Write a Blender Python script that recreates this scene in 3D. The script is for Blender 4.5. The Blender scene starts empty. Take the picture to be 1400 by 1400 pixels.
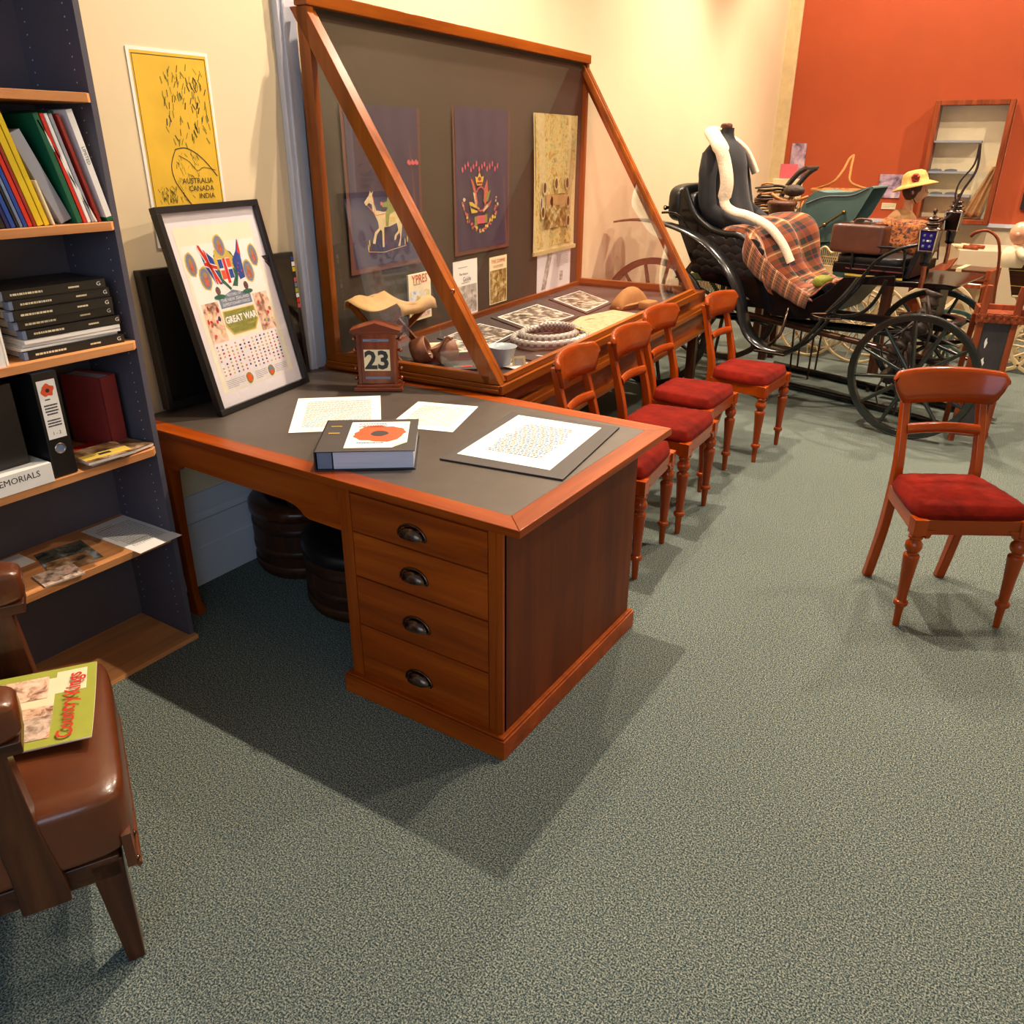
import bpy, bmesh, math, random
from mathutils import Matrix, Vector
R = math.radians
random.seed(7)
COL = bpy.context.scene.collection

def srgb(r, g, b):
    f = lambda x: x / 12.92 if x <= .04045 else ((x + .055) / 1.055) ** 2.4
    return (f(r / 255), f(g / 255), f(b / 255), 1)

# ---------------------------------------------------------------- materials
def new_mat(name):
    m = bpy.data.materials.new(name); m.use_nodes = True
    nt = m.node_tree; b = nt.nodes['Principled BSDF']
    return m, nt, b

def coords(nt, scale=(1, 1, 1), kind='Object'):
    tc = nt.nodes.new('ShaderNodeTexCoord'); mp = nt.nodes.new('ShaderNodeMapping')
    mp.inputs['Scale'].default_value = scale
    nt.links.new(tc.outputs[kind], mp.inputs['Vector']); return mp.outputs['Vector']

def noise(nt, vec, scale, detail=3, rough=.55, dist=0):
    n = nt.nodes.new('ShaderNodeTexNoise'); n.inputs['Scale'].default_value = scale
    n.inputs['Detail'].default_value = detail; n.inputs['Roughness'].default_value = rough
    n.inputs['Distortion'].default_value = dist
    nt.links.new(vec, n.inputs['Vector']); return n.outputs['Fac']

def ramp(nt, fac, stops, interp='LINEAR'):
    r = nt.nodes.new('ShaderNodeValToRGB'); r.color_ramp.interpolation = interp
    el = r.color_ramp.elements
    el[0].position, el[0].color = stops[0]; el[1].position, el[1].color = stops[-1]
    for p, c in stops[1:-1]:
        e = el.new(p); e.color = c
    nt.links.new(fac, r.inputs['Fac']); return r.outputs['Color']

def bump(nt, b, fac, strength, dist=.002):
    n = nt.nodes.new('ShaderNodeBump'); n.inputs['Strength'].default_value = strength
    n.inputs['Distance'].default_value = dist
    nt.links.new(fac, n.inputs['Height']); nt.links.new(n.outputs['Normal'], b.inputs['Normal'])

def plain(name, rgb, rough=.5, metal=0, var=.12, vs=8, bmp=0, bs=60, spec=.5, coat=0, sheen=0, bd=.002, stretch=(1, 1, 1)):
    m, nt, b = new_mat(name); c = srgb(*rgb)
    v = coords(nt, stretch)
    lo = tuple(x * (1 - var) for x in c[:3]) + (1,); hi = tuple(min(1, x * (1 + var)) for x in c[:3]) + (1,)
    nt.links.new(ramp(nt, noise(nt, v, vs), [(.3, lo), (.7, hi)]), b.inputs['Base Color'])
    b.inputs['Roughness'].default_value = rough; b.inputs['Metallic'].default_value = metal
    b.inputs['Specular IOR Level'].default_value = spec
    b.inputs['Coat Weight'].default_value = coat; b.inputs['Coat Roughness'].default_value = .12
    if sheen:
        b.inputs['Sheen Weight'].default_value = sheen; b.inputs['Sheen Roughness'].default_value = .35
    if bmp: bump(nt, b, noise(nt, v, bs, 4), bmp, bd)
    return m

def wood(name, dark, mid, light, axis, rough=.3, coat=.4, scale=1.0, str_=7):
    m, nt, b = new_mat(name)
    s = [22 * scale] * 3; s['xyz'.index(axis)] = 1.6 * scale
    v = coords(nt, tuple(s))
    f = noise(nt, v, 1.0, 6, .6, .6)
    s2 = [5 * scale] * 3; s2['xyz'.index(axis)] = .7 * scale
    f2 = noise(nt, coords(nt, tuple(s2)), 1.0, 2)
    c1 = ramp(nt, f, [(.28, srgb(*dark)), (.5, srgb(*mid)), (.72, srgb(*light))])
    c2 = ramp(nt, f2, [(.3, (.72, .72, .72, 1)), (.7, (1.12, 1.12, 1.12, 1))])
    mx = nt.nodes.new('ShaderNodeMix'); mx.data_type = 'RGBA'; mx.blend_type = 'MULTIPLY'
    mx.inputs['Factor'].default_value = 1
    nt.links.new(c1, mx.inputs[6]); nt.links.new(c2, mx.inputs[7]); nt.links.new(mx.outputs[2], b.inputs['Base Color'])
    b.inputs['Roughness'].default_value = rough; b.inputs['Coat Weight'].default_value = coat * .6
    b.inputs['Coat Roughness'].default_value = .1; b.inputs['Specular IOR Level'].default_value = .2
    bump(nt, b, f, .05, .001)
    return m

def print_mat(name, stops, scale=12, detail=5, rough=.5, dist=0, stretch=(1, 1, 1)):
    m, nt, b = new_mat(name)
    f = noise(nt, coords(nt, stretch), scale, detail, .6, dist)
    nt.links.new(ramp(nt, f, [(p, srgb(*c)) for p, c in stops]), b.inputs['Base Color'])
    b.inputs['Roughness'].default_value = rough
    return m

def glass_mat(name, tint=(1, 1, 1), rough=.02, refl=1.0):
    m = bpy.data.materials.new(name); m.use_nodes = True; nt = m.node_tree
    nt.nodes.clear(); o = nt.nodes.new('ShaderNodeOutputMaterial')
    t = nt.nodes.new('ShaderNodeBsdfTransparent'); t.inputs['Color'].default_value = (*tint, 1)
    g = nt.nodes.new('ShaderNodeBsdfGlossy'); g.inputs['Roughness'].default_value = rough
    lw = nt.nodes.new('ShaderNodeLayerWeight'); lw.inputs['Blend'].default_value = .5
    pw = nt.nodes.new('ShaderNodeMath'); pw.operation = 'POWER'; pw.inputs[1].default_value = 4
    fr = nt.nodes.new('ShaderNodeMath'); fr.operation = 'MULTIPLY_ADD'; fr.inputs[1].default_value = .75; fr.inputs[2].default_value = .045
    nt.links.new(lw.outputs['Facing'], pw.inputs[0]); nt.links.new(pw.outputs[0], fr.inputs[0])
    mx = nt.nodes.new('ShaderNodeMixShader')
    nt.links.new(fr.outputs[0], mx.inputs[0]); nt.links.new(t.outputs[0], mx.inputs[1]); nt.links.new(g.outputs[0], mx.inputs[2])
    nt.links.new(mx.outputs[0], o.inputs['Surface'])
    return m

M = {}
ced = ((122, 48, 6), (150, 64, 8), (170, 80, 14))
for a in 'xyz':
    M['cedar_' + a] = wood('cedar_' + a, *ced, a, .36, .12)
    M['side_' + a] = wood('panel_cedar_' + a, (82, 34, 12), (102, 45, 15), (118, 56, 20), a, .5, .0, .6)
    M['case_' + a] = wood('case_cedar_' + a, (108, 50, 10), (138, 68, 14), (160, 84, 22), a, .28, .4, .7)
    M['chair_' + a] = wood('chair_cedar_' + a, (134, 50, 5), (156, 60, 7), (170, 72, 12), a, .22, .6, .6)
    M['oak_' + a] = wood('oak_board_' + a, (188, 124, 74), (205, 140, 86), (216, 152, 98), a, .5, .0, 1.6)
    M['walnut_' + a] = wood('dark_walnut_' + a, (46, 24, 14), (72, 38, 20), (96, 54, 30), a, .3, .5)
    M['tub_' + a] = wood('tub_oak_' + a, (36, 20, 12), (58, 32, 18), (78, 46, 26), a, .5, .1)
for a in 'xyz': M['mahog_' + a] = wood('mahogany_' + a, (96, 42, 20), (124, 58, 28), (146, 74, 38), a, .3, .4)
M['leather_top'] = plain('desk_leather', (72, 62, 54), .42, var=.12, vs=14, bmp=.25, bs=260, spec=.5, bd=.0006)
M['brown_leather'] = plain('brown_leather', (92, 44, 16), .3, var=.22, vs=7, bmp=.25, bs=45, coat=.3, bd=.002)
M['case_leather'] = plain('suitcase_leather', (92, 50, 32), .38, var=.22, vs=8, bmp=.3, bs=60, coat=.2)
M['pouch_leather'] = plain('pouch_leather', (128, 76, 46), .5, var=.3, vs=20, bmp=.4, bs=60)
M['brass'] = plain('aged_brass', (150, 110, 60), .3, 1, .25, 20)
M['dark_metal'] = plain('dark_bronze', (96, 80, 70), .25, 1, .3, 40)
M['copper'] = plain('worn_copper', (160, 100, 74), .3, 1, .3, 40)
M['chrome'] = plain('chrome', (200, 200, 205), .15, 1, .05)
M['shelf_grey'] = plain('slate_board', (84, 80, 90), .6, var=.06)
M['hole'] = plain('pale_hole', (190, 190, 195), .6)
M['black'] = plain('black_paint', (24, 22, 22), .35, var=.2, spec=.5)
M['black_gloss'] = plain('black_lacquer', (10, 10, 11), .2, var=.2, coat=.25, spec=.35)
M['black_paintg'] = plain('worn_black_gloss', (22, 22, 23), .22, var=.5, vs=30, coat=.2)
M['green_black'] = plain('dark_green_lacquer', (24, 32, 28), .2, var=.2, coat=.5)
M['screen'] = plain('black_glass', (8, 8, 9), .07, var=.1, spec=.6)
M['black_leather'] = plain('black_buttoned_leather', (20, 19, 21), .36, var=.2, vs=12, bmp=.3, bs=40)
M['white'] = plain('white_paper', (238, 234, 226), .6, var=.02)
M['cream_paper'] = plain('cream_paper', (232, 216, 176), .6, var=.05)
M['aged_print'] = plain('aged_print_paper', (236, 226, 200), .6, var=.03)
M['mat_board'] = plain('white_mat_board', (226, 218, 222), .7, var=.01)
M['ink'] = plain('black_ink', (40, 36, 36), .6)
M['grey_ink'] = plain('grey_ink', (150, 146, 140), .6)
M['red_ink'] = plain('red_ink', (196, 50, 34), .5)
M['orange_poppy'] = plain('poppy_red', (226, 84, 40), .5, var=.12, vs=60)
M['poppy_centre'] = plain('poppy_centre', (52, 40, 38), .6)
M['red'] = plain('red_card', (206, 42, 24), .4, var=.05)
M['dark_red'] = plain('dark_red_cloth', (150, 36, 26), .5, var=.08)
M['book_red'] = plain('maroon_bookcloth', (140, 48, 44), .6, var=.1, bmp=.15, bs=300)
M['blue'] = plain('royal_blue_card', (24, 66, 148), .4, var=.06)
M['navy'] = plain('navy_card', (22, 24, 84), .4)
M['yellow'] = plain('yellow_card', (222, 188, 30), .4, var=.05)
M['green'] = plain('green_card', (16, 92, 62), .45, var=.06)
M['grey_card'] = plain('grey_card', (150, 152, 162), .6, var=.05)
M['tab_grey'] = plain('blue_grey_card', (110, 122, 146), .6, var=.08)
M['page_edge'] = plain('page_edges', (196, 200, 216), .6, var=.12, vs=1, stretch=(4, 4, 700))
M['page_white'] = plain('page_block', (226, 214, 200), .7, var=.12, vs=1, stretch=(4, 4, 500))
M['plastic'] = plain('clear_sleeve', (130, 150, 180), .25, var=.2, vs=30)
M['velvet'] = plain('red_velvet', (104, 18, 6), .9, var=.4, vs=11, bmp=.6, bs=300, spec=.08, sheen=.03, bd=.002)
M['felt'] = plain('dark_back_board', (58, 47, 32), .85, var=.08, vs=20)
M['purple'] = plain('purple_cloth', (52, 40, 66), .75, var=.14, vs=9)
M['brown_trim'] = plain('brown_binding', (94, 52, 40), .7, var=.15)
M['thread_cream'] = plain('cream_thread', (206, 184, 132), .7, var=.12, vs=50)
M['thread_green'] = plain('olive_thread', (126, 128, 34), .7, var=.3, vs=90)
M['thread_pink'] = plain('pink_thread', (200, 84, 96), .7)
M['thread_yellow'] = plain('yellow_thread', (204, 172, 66), .7)
M['thread_rust'] = plain('rust_thread', (178, 90, 62), .7, var=.3, vs=60)
M['canvas'] = plain('tan_canvas', (178, 138, 84), .85, var=.14, vs=14, bmp=.2, bs=200)
M['khaki'] = plain('khaki_cloth', (170, 122, 70), .85, var=.12, vs=20, bmp=.2, bs=200)
M['board_black'] = plain('charcoal_mount', (70, 62, 58), .8, var=.05)
M['mount_dark'] = plain('dark_mount_board', (54, 45, 42), .6, var=.08)
M['enamel'] = plain('pale_blue_enamel', (186, 196, 200), .25, var=.05)
M['wall'] = plain('cream_wall', (226, 206, 170), .75, var=.02, vs=3, bmp=.05, bs=30)
M['skirt'] = plain('pale_grey_joinery', (206, 206, 214), .45, var=.03, vs=4)
M['orange_wall'] = plain('burnt_orange_wall', (172, 72, 28), .75, var=.04, vs=3)
M['ceiling'] = plain('white_ceiling', (220, 214, 204), .9, var=.02)
M['plinth'] = plain('cream_dado', (206, 186, 156), .75, var=.05, vs=3)
M['teal'] = plain('teal_hood_cloth', (84, 112, 108), .6, var=.1, vs=6)
M['ivory'] = plain('ivory_enamel', (214, 188, 140), .45, var=.1, vs=14)
M['ivory2'] = plain('chalky_ivory_paint', (212, 190, 150), .6, var=.14, vs=14)
M['green_paint'] = plain('sea_green_paint', (70, 104, 94), .5, var=.2, vs=14)
M['wicker'] = plain('honey_wicker', (186, 128, 70), .7, var=.35, vs=90, bmp=.6, bs=120, bd=.004)
M['straw'] = plain('straw_plait', (206, 156, 82), .75, var=.25, vs=60, bmp=.5, bs=110, bd=.003)
M['skin_doll'] = plain('composition_doll_face', (214, 158, 122), .4, var=.05, spec=.5)
M['skin_baby'] = plain('pink_doll_head', (220, 156, 124), .3, var=.04, coat=.3)
M['hair'] = plain('brown_hair', (86, 50, 30), .7, var=.2, vs=40)
M['coat_black'] = plain('black_wool_coat', (30, 29, 33), .8, var=.15, vs=10, bmp=.2, bs=120, sheen=.1)
M['fur'] = plain('white_fur', (234, 212, 184), .9, var=.08, vs=40, bmp=.9, bs=90, bd=.006, sheen=.4)
M['beige_cloth'] = plain('beige_cloth', (176, 130, 84), .85, var=.1, vs=10)
M['baby_cloth'] = plain('white_baby_gown', (228, 206, 170), .85, var=.04, vs=10)
M['harness'] = plain('old_harness_leather', (58, 42, 34), .6, var=.5, vs=25, bmp=.8, bs=30, bd=.01)
M['brown_basket'] = plain('brown_basket', (92, 50, 30), .5, var=.3, vs=40, bmp=.4, bs=60)
M['leaf_green'] = plain('green_fringe', (66, 90, 16), .8, var=.5, vs=50)
M['grey_paint'] = plain('grey_metal', (96, 98, 104), .5)
M['blue_glass'] = plain('cobalt_glass', (24, 28, 110), .08, var=.25, vs=60, coat=.8)
M['yellow_poster'] = plain('yellow_poster', (222, 178, 48), .6, var=.08, vs=9)
M['dark_panel'] = plain('dark_slate_panel', (52, 46, 46), .6, var=.3, vs=10)
M['rust_wood'] = wood('carved_red_wood', (100, 42, 20), (136, 62, 30), (160, 80, 44), 'z', .5, .1)
M['glass'] = glass_mat('case_glass')
M['lens'] = plain('lamp_lens', (240, 230, 210), .3)
M['photo'] = print_mat('old_photograph', [(.38, (46, 42, 38)), (.5, (120, 112, 98)), (.6, (206, 196, 176))], 22, 8, .35, .6)
M['photo_trench'] = print_mat('trench_photograph', [(.32, (40, 36, 34)), (.5, (96, 90, 82)), (.66, (214, 202, 184))], 24, 8, .35, .3)
M['map'] = print_mat('survey_map', [(.3, (168, 142, 96)), (.5, (206, 182, 138)), (.7, (216, 196, 154))], 26, 8, .6, .6)
M['sepia'] = print_mat('sepia_print', [(.34, (88, 58, 22)), (.5, (150, 118, 60)), (.64, (208, 190, 140))], 26, 8, .45, .5)
M['engraving'] = print_mat('grey_engraving', [(.34, (120, 112, 106)), (.52, (178, 168, 160)), (.64, (216, 206, 198))], 26, 9, .6, .5)
M['silk'] = print_mat('printed_silk', [(.3, (120, 104, 48)), (.42, (190, 156, 84)), (.52, (214, 190, 128)), (.6, (168, 170, 110)), (.72, (196, 96, 60))], 30, 7, .55, .3)
M['picture_blue'] = print_mat('landscape_print', [(.3, (74, 120, 60)), (.46, (214, 190, 120)), (.55, (220, 222, 230)), (.68, (70, 110, 200))], 14, 5, .4, .5)
M['red_flowers'] = print_mat('flower_print', [(.35, (92, 62, 48)), (.5, (196, 170, 150)), (.6, (226, 196, 176)), (.7, (210, 70, 50))], 34, 7, .45, .4)
M['mag_cover'] = print_mat('magazine_cover', [(.35, (50, 38, 32)), (.5, (150, 110, 70)), (.68, (206, 190, 170))], 18, 6, .3, .3)
M['leaflet'] = print_mat('glossy_leaflet', [(.35, (30, 40, 46)), (.5, (96, 92, 70)), (.62, (150, 160, 168))], 14, 6, .2, .6)
M['lime'] = plain('lime_green_cover', (160, 164, 62), .45, var=.05, vs=30)
M['peach'] = print_mat('peach_engraving', [(.36, (128, 84, 66)), (.48, (222, 180, 150)), (.6, (240, 208, 182))], 30, 7, .45, .5)
M['shawl'] = print_mat('paisley_shawl', [(.4, (30, 26, 20)), (.5, (130, 62, 20)), (.58, (172, 96, 34)), (.7, (100, 110, 44))], 40, 5, .85, .8)
M['bw_print'] = print_mat('purple_grey_print', [(.36, (96, 78, 104)), (.55, (190, 160, 180)), (.7, (222, 200, 206))], 9, 5, .5, .5)

def snake_mat():
    m, nt, b = new_mat('beadwork')
    v = coords(nt, (1, 1, 1), 'UV')
    ck = nt.nodes.new('ShaderNodeTexChecker'); ck.inputs['Scale'].default_value = 1
    mp = nt.nodes.new('ShaderNodeMapping'); mp.inputs['Scale'].default_value = (150, 8, 1); mp.inputs['Rotation'].default_value = (0, 0, .0)
    nt.links.new(v, mp.inputs['Vector']); nt.links.new(mp.outputs[0], ck.inputs['Vector'])
    ck.inputs['Color1'].default_value = srgb(120, 122, 124); ck.inputs['Color2'].default_value = srgb(206, 200, 184)
    nt.links.new(ck.outputs['Color'], b.inputs['Base Color']); b.inputs['Roughness'].default_value = .35
    return m
M['beads'] = snake_mat()

def tartan():
    m, nt, b = new_mat('tartan_rug')
    tc = nt.nodes.new('ShaderNodeTexCoord'); sp = nt.nodes.new('ShaderNodeSeparateXYZ')
    nt.links.new(tc.outputs['UV'], sp.inputs[0])
    def stripes(sock, seed):
        fr = nt.nodes.new('ShaderNodeMath'); fr.operation = 'FRACT'
        mu = nt.nodes.new('ShaderNodeMath'); mu.operation = 'MULTIPLY'; mu.inputs[1].default_value = seed
        nt.links.new(sock, mu.inputs[0]); nt.links.new(mu.outputs[0], fr.inputs[0])
        return ramp(nt, fr.outputs[0], [(0, srgb(150, 74, 38)), (.26, srgb(38, 34, 28)), (.44, srgb(164, 96, 58)), (.5, srgb(232, 196, 140)), (.54, srgb(164, 96, 58)), (.68, srgb(58, 58, 38)), (.84, srgb(150, 46, 36)), (.88, srgb(48, 48, 56))], 'CONSTANT')
    a = stripes(sp.outputs[0], 5); c = stripes(sp.outputs[1], 6)
    mx = nt.nodes.new('ShaderNodeMix'); mx.data_type = 'RGBA'; mx.inputs['Factor'].default_value = .5
    nt.links.new(a, mx.inputs[6]); nt.links.new(c, mx.inputs[7]); nt.links.new(mx.outputs[2], b.inputs['Base Color'])
    b.inputs['Roughness'].default_value = .9; b.inputs['Sheen Weight'].default_value = .2
    return m
M['tartan'] = tartan()

def carpet():
    m, nt, b = new_mat('flecked_carpet')
    v = coords(nt)
    f = noise(nt, v, 230, 3, .8); f2 = noise(nt, v, 70, 2, .6); f3 = noise(nt, v, 1.3, 2)
    c1 = ramp(nt, f, [(.40, srgb(24, 36, 42)), (.5, srgb(78, 92, 92)), (.60, srgb(156, 158, 142))])
    c2 = ramp(nt, f2, [(.3, (.8, .84, .86, 1)), (.7, (1.14, 1.1, 1.06, 1))])
    c3 = ramp(nt, f3, [(.3, (.94, .94, .94, 1)), (.7, (1.04, 1.04, 1.04, 1))])
    def mul(a, c):
        mx = nt.nodes.new('ShaderNodeMix'); mx.data_type = 'RGBA'; mx.blend_type = 'MULTIPLY'; mx.inputs['Factor'].default_value = 1
        nt.links.new(a, mx.inputs[6]); nt.links.new(c, mx.inputs[7]); return mx.outputs[2]
    nt.links.new(mul(mul(c1, c2), c3), b.inputs['Base Color'])
    b.inputs['Roughness'].default_value = .95; b.inputs['Specular IOR Level'].default_value = .1
    bump(nt, b, f, .35, .0015)
    return m
M['carpet'] = carpet()

# ---------------------------------------------------------------- mesh builder
I4 = Matrix.Identity(4)
def frame(o, x, y):
    x = Vector(x).normalized(); y = Vector(y); z = x.cross(y).normalized(); y = z.cross(x)
    return Matrix(((x.x, y.x, z.x, o[0]), (x.y, y.y, z.y, o[1]), (x.z, y.z, z.z, o[2]), (0, 0, 0, 1)))
def T(x, y, z): return Matrix.Translation((x, y, z))
def RZ(a): return Matrix.Rotation(a, 4, 'Z')
def RX(a): return Matrix.Rotation(a, 4, 'X')
def RY(a): return Matrix.Rotation(a, 4, 'Y')

class MB:
    def __init__(s): s.v = []; s.f = []; s.m = []; s.sm = []; s.uv = []; s.mats = []
    def mi(s, k):
        m = M[k]
        if m not in s.mats: s.mats.append(m)
        return s.mats.index(m)
    def add(s, vs, fs, mat, X=I4, smooth=False, uvs=None):
        o = len(s.v); k = s.mi(mat)
        s.v += [X @ Vector(p) for p in vs]
        for f in fs:
            s.f.append([o + i for i in f]); s.m.append(k); s.sm.append(smooth)
            s.uv.append([uvs[i] for i in f] if uvs else None)
        return s
    def box(s, x0, x1, y0, y1, z0, z1, mat, X=I4):
        v = [(x, y, z) for z in (z0, z1) for y in (y0, y1) for x in (x0, x1)]
        return s.add(v, [(0, 2, 3, 1), (4, 5, 7, 6), (0, 1, 5, 4), (2, 6, 7, 3), (0, 4, 6, 2), (1, 3, 7, 5)], mat, X)
    def prism(s, pts, a, b, axis, mat, X=I4, smooth=False):
        area = sum(pts[i][0] * pts[(i + 1) % len(pts)][1] - pts[(i + 1) % len(pts)][0] * pts[i][1] for i in range(len(pts)))
        if (area < 0) != (axis == 'y'): pts = pts[::-1]
        g = {'z': lambda p, h: (p[0], p[1], h), 'y': lambda p, h: (p[0], h, p[1]), 'x': lambda p, h: (h, p[0], p[1])}[axis]
        n = len(pts); v = [g(p, a) for p in pts] + [g(p, b) for p in pts]
        s.add(v, [tuple(range(n))[::-1], tuple(range(n, 2 * n))], mat, X)
        o = len(s.v) - 2 * n; k = s.mi(mat)
        for i in range(n):
            j = (i + 1) % n; s.f.append([o + i, o + j, o + n + j, o + n + i]); s.m.append(k); s.sm.append(smooth); s.uv.append(None)
        return s
    def bar(s, p, q, w, h, mat, up=(0, 0, 1), X=I4):
        p = Vector(p); q = Vector(q); d = (q - p); L = d.length; d.normalize()
        sd = d.cross(Vector(up))
        if sd.length < 1e-4: sd = d.cross(Vector((0, 1, 0)))
        sd.normalize(); u = sd.cross(d)
        Q = Matrix(((d.x, sd.x, u.x, p.x), (d.y, sd.y, u.y, p.y), (d.z, sd.z, u.z, p.z), (0, 0, 0, 1)))
        return s.box(0, L, -w / 2, w / 2, -h / 2, h / 2, mat, X @ Q)
    def tube(s, path, r, mat, n=8, closed=False, X=I4, sq=1.0, smooth=True, up=None):
        P = [Vector(p) for p in path]; N = len(P); rr = r if isinstance(r, (list, tuple)) else [r] * N
        vs = []; uv = []; prev = None
        for i in range(N):
            if closed: d = P[(i + 1) % N] - P[i - 1]
            else: d = P[min(i + 1, N - 1)] - P[max(i - 1, 0)]
            d.normalize()
            if up is not None: a = d.cross(Vector(up))
            elif prev is None:
                a = d.cross(Vector((0, 0, 1)))
                if a.length < .1: a = d.cross(Vector((0, 1, 0)))
            else: a = prev - d * prev.dot(d)
            a.normalize(); prev = a; b = d.cross(a)
            for k in range(n):
                t = 2 * math.pi * k / n
                vs.append(P[i] + (a * math.cos(t) + b * math.sin(t) * sq) * rr[i]); uv.append((i / max(1, N - 1), k / n))
        fs = []
        for i in range(N if closed else N - 1):
            j = (i + 1) % N
            for k in range(n):
                l = (k + 1) % n; fs.append((i * n + k, i * n + l, j * n + l, j * n + k))
        s.add(vs, fs, mat, X, smooth, uv)
        if not closed:
            s.add(vs[:n], [tuple(range(n))[::-1]], mat, X); s.add(vs[-n:], [tuple(range(n))], mat, X)
        return s
    def lathe(s, prof, mat, n=20, X=I4, smooth=True, sx=1, sy=1, cap=True):
        vs = []; fs = []
        for r, z in prof:
            for k in range(n):
                t = 2 * math.pi * k / n; vs.append((r * math.cos(t) * sx, r * math.sin(t) * sy, z))
        for i in range(len(prof) - 1):
            for k in range(n):
                l = (k + 1) % n; fs.append((i * n + k, i * n + l, (i + 1) * n + l, (i + 1) * n + k))
        s.add(vs, fs, mat, X, smooth)
        if cap:
            s.add(vs[:n], [tuple(range(n))[::-1]], mat, X); s.add(vs[-n:], [tuple(range(n))], mat, X)
        return s
    def grid(s, fn, nu, nv, mat, X=I4, smooth=True, uvs=True):
        vs = [fn(i / nu, j / nv) for i in range(nu + 1) for j in range(nv + 1)]
        uv = [(i / nu, j / nv) for i in range(nu + 1) for j in range(nv + 1)]
        w = nv + 1
        fs = [(i * w + j, (i + 1) * w + j, (i + 1) * w + j + 1, i * w + j + 1) for i in range(nu) for j in range(nv)]
        return s.add(vs, fs, mat, X, smooth, uv if uvs else None)
    def ball(s, c, r, mat, n=16, X=I4):
        rx, ry, rz = r if isinstance(r, (tuple, list)) else (r, r, r)
        pr = [(max(1e-4, math.sin(math.pi * i / n)), -math.cos(math.pi * i / n)) for i in range(n + 1)]
        Q = X @ T(*c) @ Matrix.Diagonal((rx, ry, rz, 1))
        return s.lathe(pr, mat, n, Q, cap=False)
    def flat(s, pts, mat, X=I4, z=0):
        area = sum(pts[i][0] * pts[(i + 1) % len(pts)][1] - pts[(i + 1) % len(pts)][0] * pts[i][1] for i in range(len(pts)))
        if area < 0: pts = pts[::-1]
        return s.add([(p[0], p[1], z) for p in pts], [tuple(range(len(pts)))], mat, X)
    def rect(s, x0, y0, x1, y1, mat, X=I4, z=0): return s.flat([(x0, y0), (x1, y0), (x1, y1), (x0, y1)], mat, X, z)
    def blob(s, cx, cy, rx, ry, mat, X=I4, z=0, n=16, wob=0, seed=0):
        rd = random.Random(seed)
        return s.flat([(cx + rx * math.cos(2 * math.pi * k / n) * (1 + wob * rd.uniform(-1, 1)), cy + ry * math.sin(2 * math.pi * k / n) * (1 + wob * rd.uniform(-1, 1))) for k in range(n)], mat, X, z)
    def text(s, txt, size, mat, X=I4, align='CENTER', sx=1.0, depth=0, bold=0):
        cu = bpy.data.curves.new('t', 'FONT'); cu.body = txt; cu.size = size; cu.align_x = align; cu.align_y = 'CENTER'
        cu.resolution_u = 2; cu.extrude = depth; cu.offset = bold
        ob = bpy.data.objects.new('t', cu); COL.objects.link(ob)
        dg = bpy.context.evaluated_depsgraph_get(); me = bpy.data.meshes.new_from_object(ob.evaluated_get(dg))
        s.add([(v.co.x * sx, v.co.y, v.co.z) for v in me.vertices], [tuple(p.vertices) for p in me.polygons], mat, X)
        bpy.data.objects.remove(ob); bpy.data.curves.remove(cu); bpy.data.meshes.remove(me)
        return s
    def lines(s, x0, y0, x1, y1, rows, mat, X=I4, z=0, th=.35, seed=1, centre=False):
        rd = random.Random(seed); dy = (y1 - y0) / rows
        for i in range(rows):
            y = y1 - (i + .5) * dy; x = x0; e = x1 if i < rows - 1 else x0 + (x1 - x0) * .6
            if centre:
                k = rd.uniform(0, .25) * (x1 - x0) / 2; x += k; e = x1 - k
            while x < e:
                w = rd.uniform(.02, .075) * (x1 - x0) * (1 if x1 - x0 > .1 else 1.5)
                s.rect(x, y - dy * th / 2, min(e, x + w), y + dy * th / 2, mat, X, z); x += w + .012 * (x1 - x0)
        return s
    def build(s, name, parent=None, bevel=0, sub=0, seg=2, loc=None, rotz=0, label=None, solid=0):
        me = bpy.data.meshes.new(name); me.from_pydata([tuple(v) for v in s.v], [], s.f)
        for m in s.mats: me.materials.append(m)
        me.polygons.foreach_set('material_index', s.m); me.polygons.foreach_set('use_smooth', s.sm)
        if any(u for u in s.uv):
            ul = me.uv_layers.new(name='UVMap'); li = 0
            for f, u in zip(s.f, s.uv):
                for k in range(len(f)):
                    ul.data[li].uv = u[k] if u else (0, 0); li += 1
        me.update()
        o = bpy.data.objects.new(name, me); COL.objects.link(o)
        if parent: o.parent = parent
        if loc: o.location = loc
        o.rotation_euler.z = rotz
        if solid:
            md = o.modifiers.new('s', 'SOLIDIFY'); md.thickness = solid; md.offset = 0
        if bevel:
            md = o.modifiers.new('b', 'BEVEL'); md.width = bevel; md.segments = seg; md.limit_method = 'ANGLE'; md.angle_limit = R(40)
            me.polygons.foreach_set('use_smooth', [True] * len(s.f))
            md.harden_normals = True
        if sub:
            md = o.modifiers.new('u', 'SUBSURF'); md.levels = sub; md.render_levels = sub
            me.polygons.foreach_set('use_smooth', [True] * len(s.f))
        if label: o['label'] = label
        return o

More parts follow.
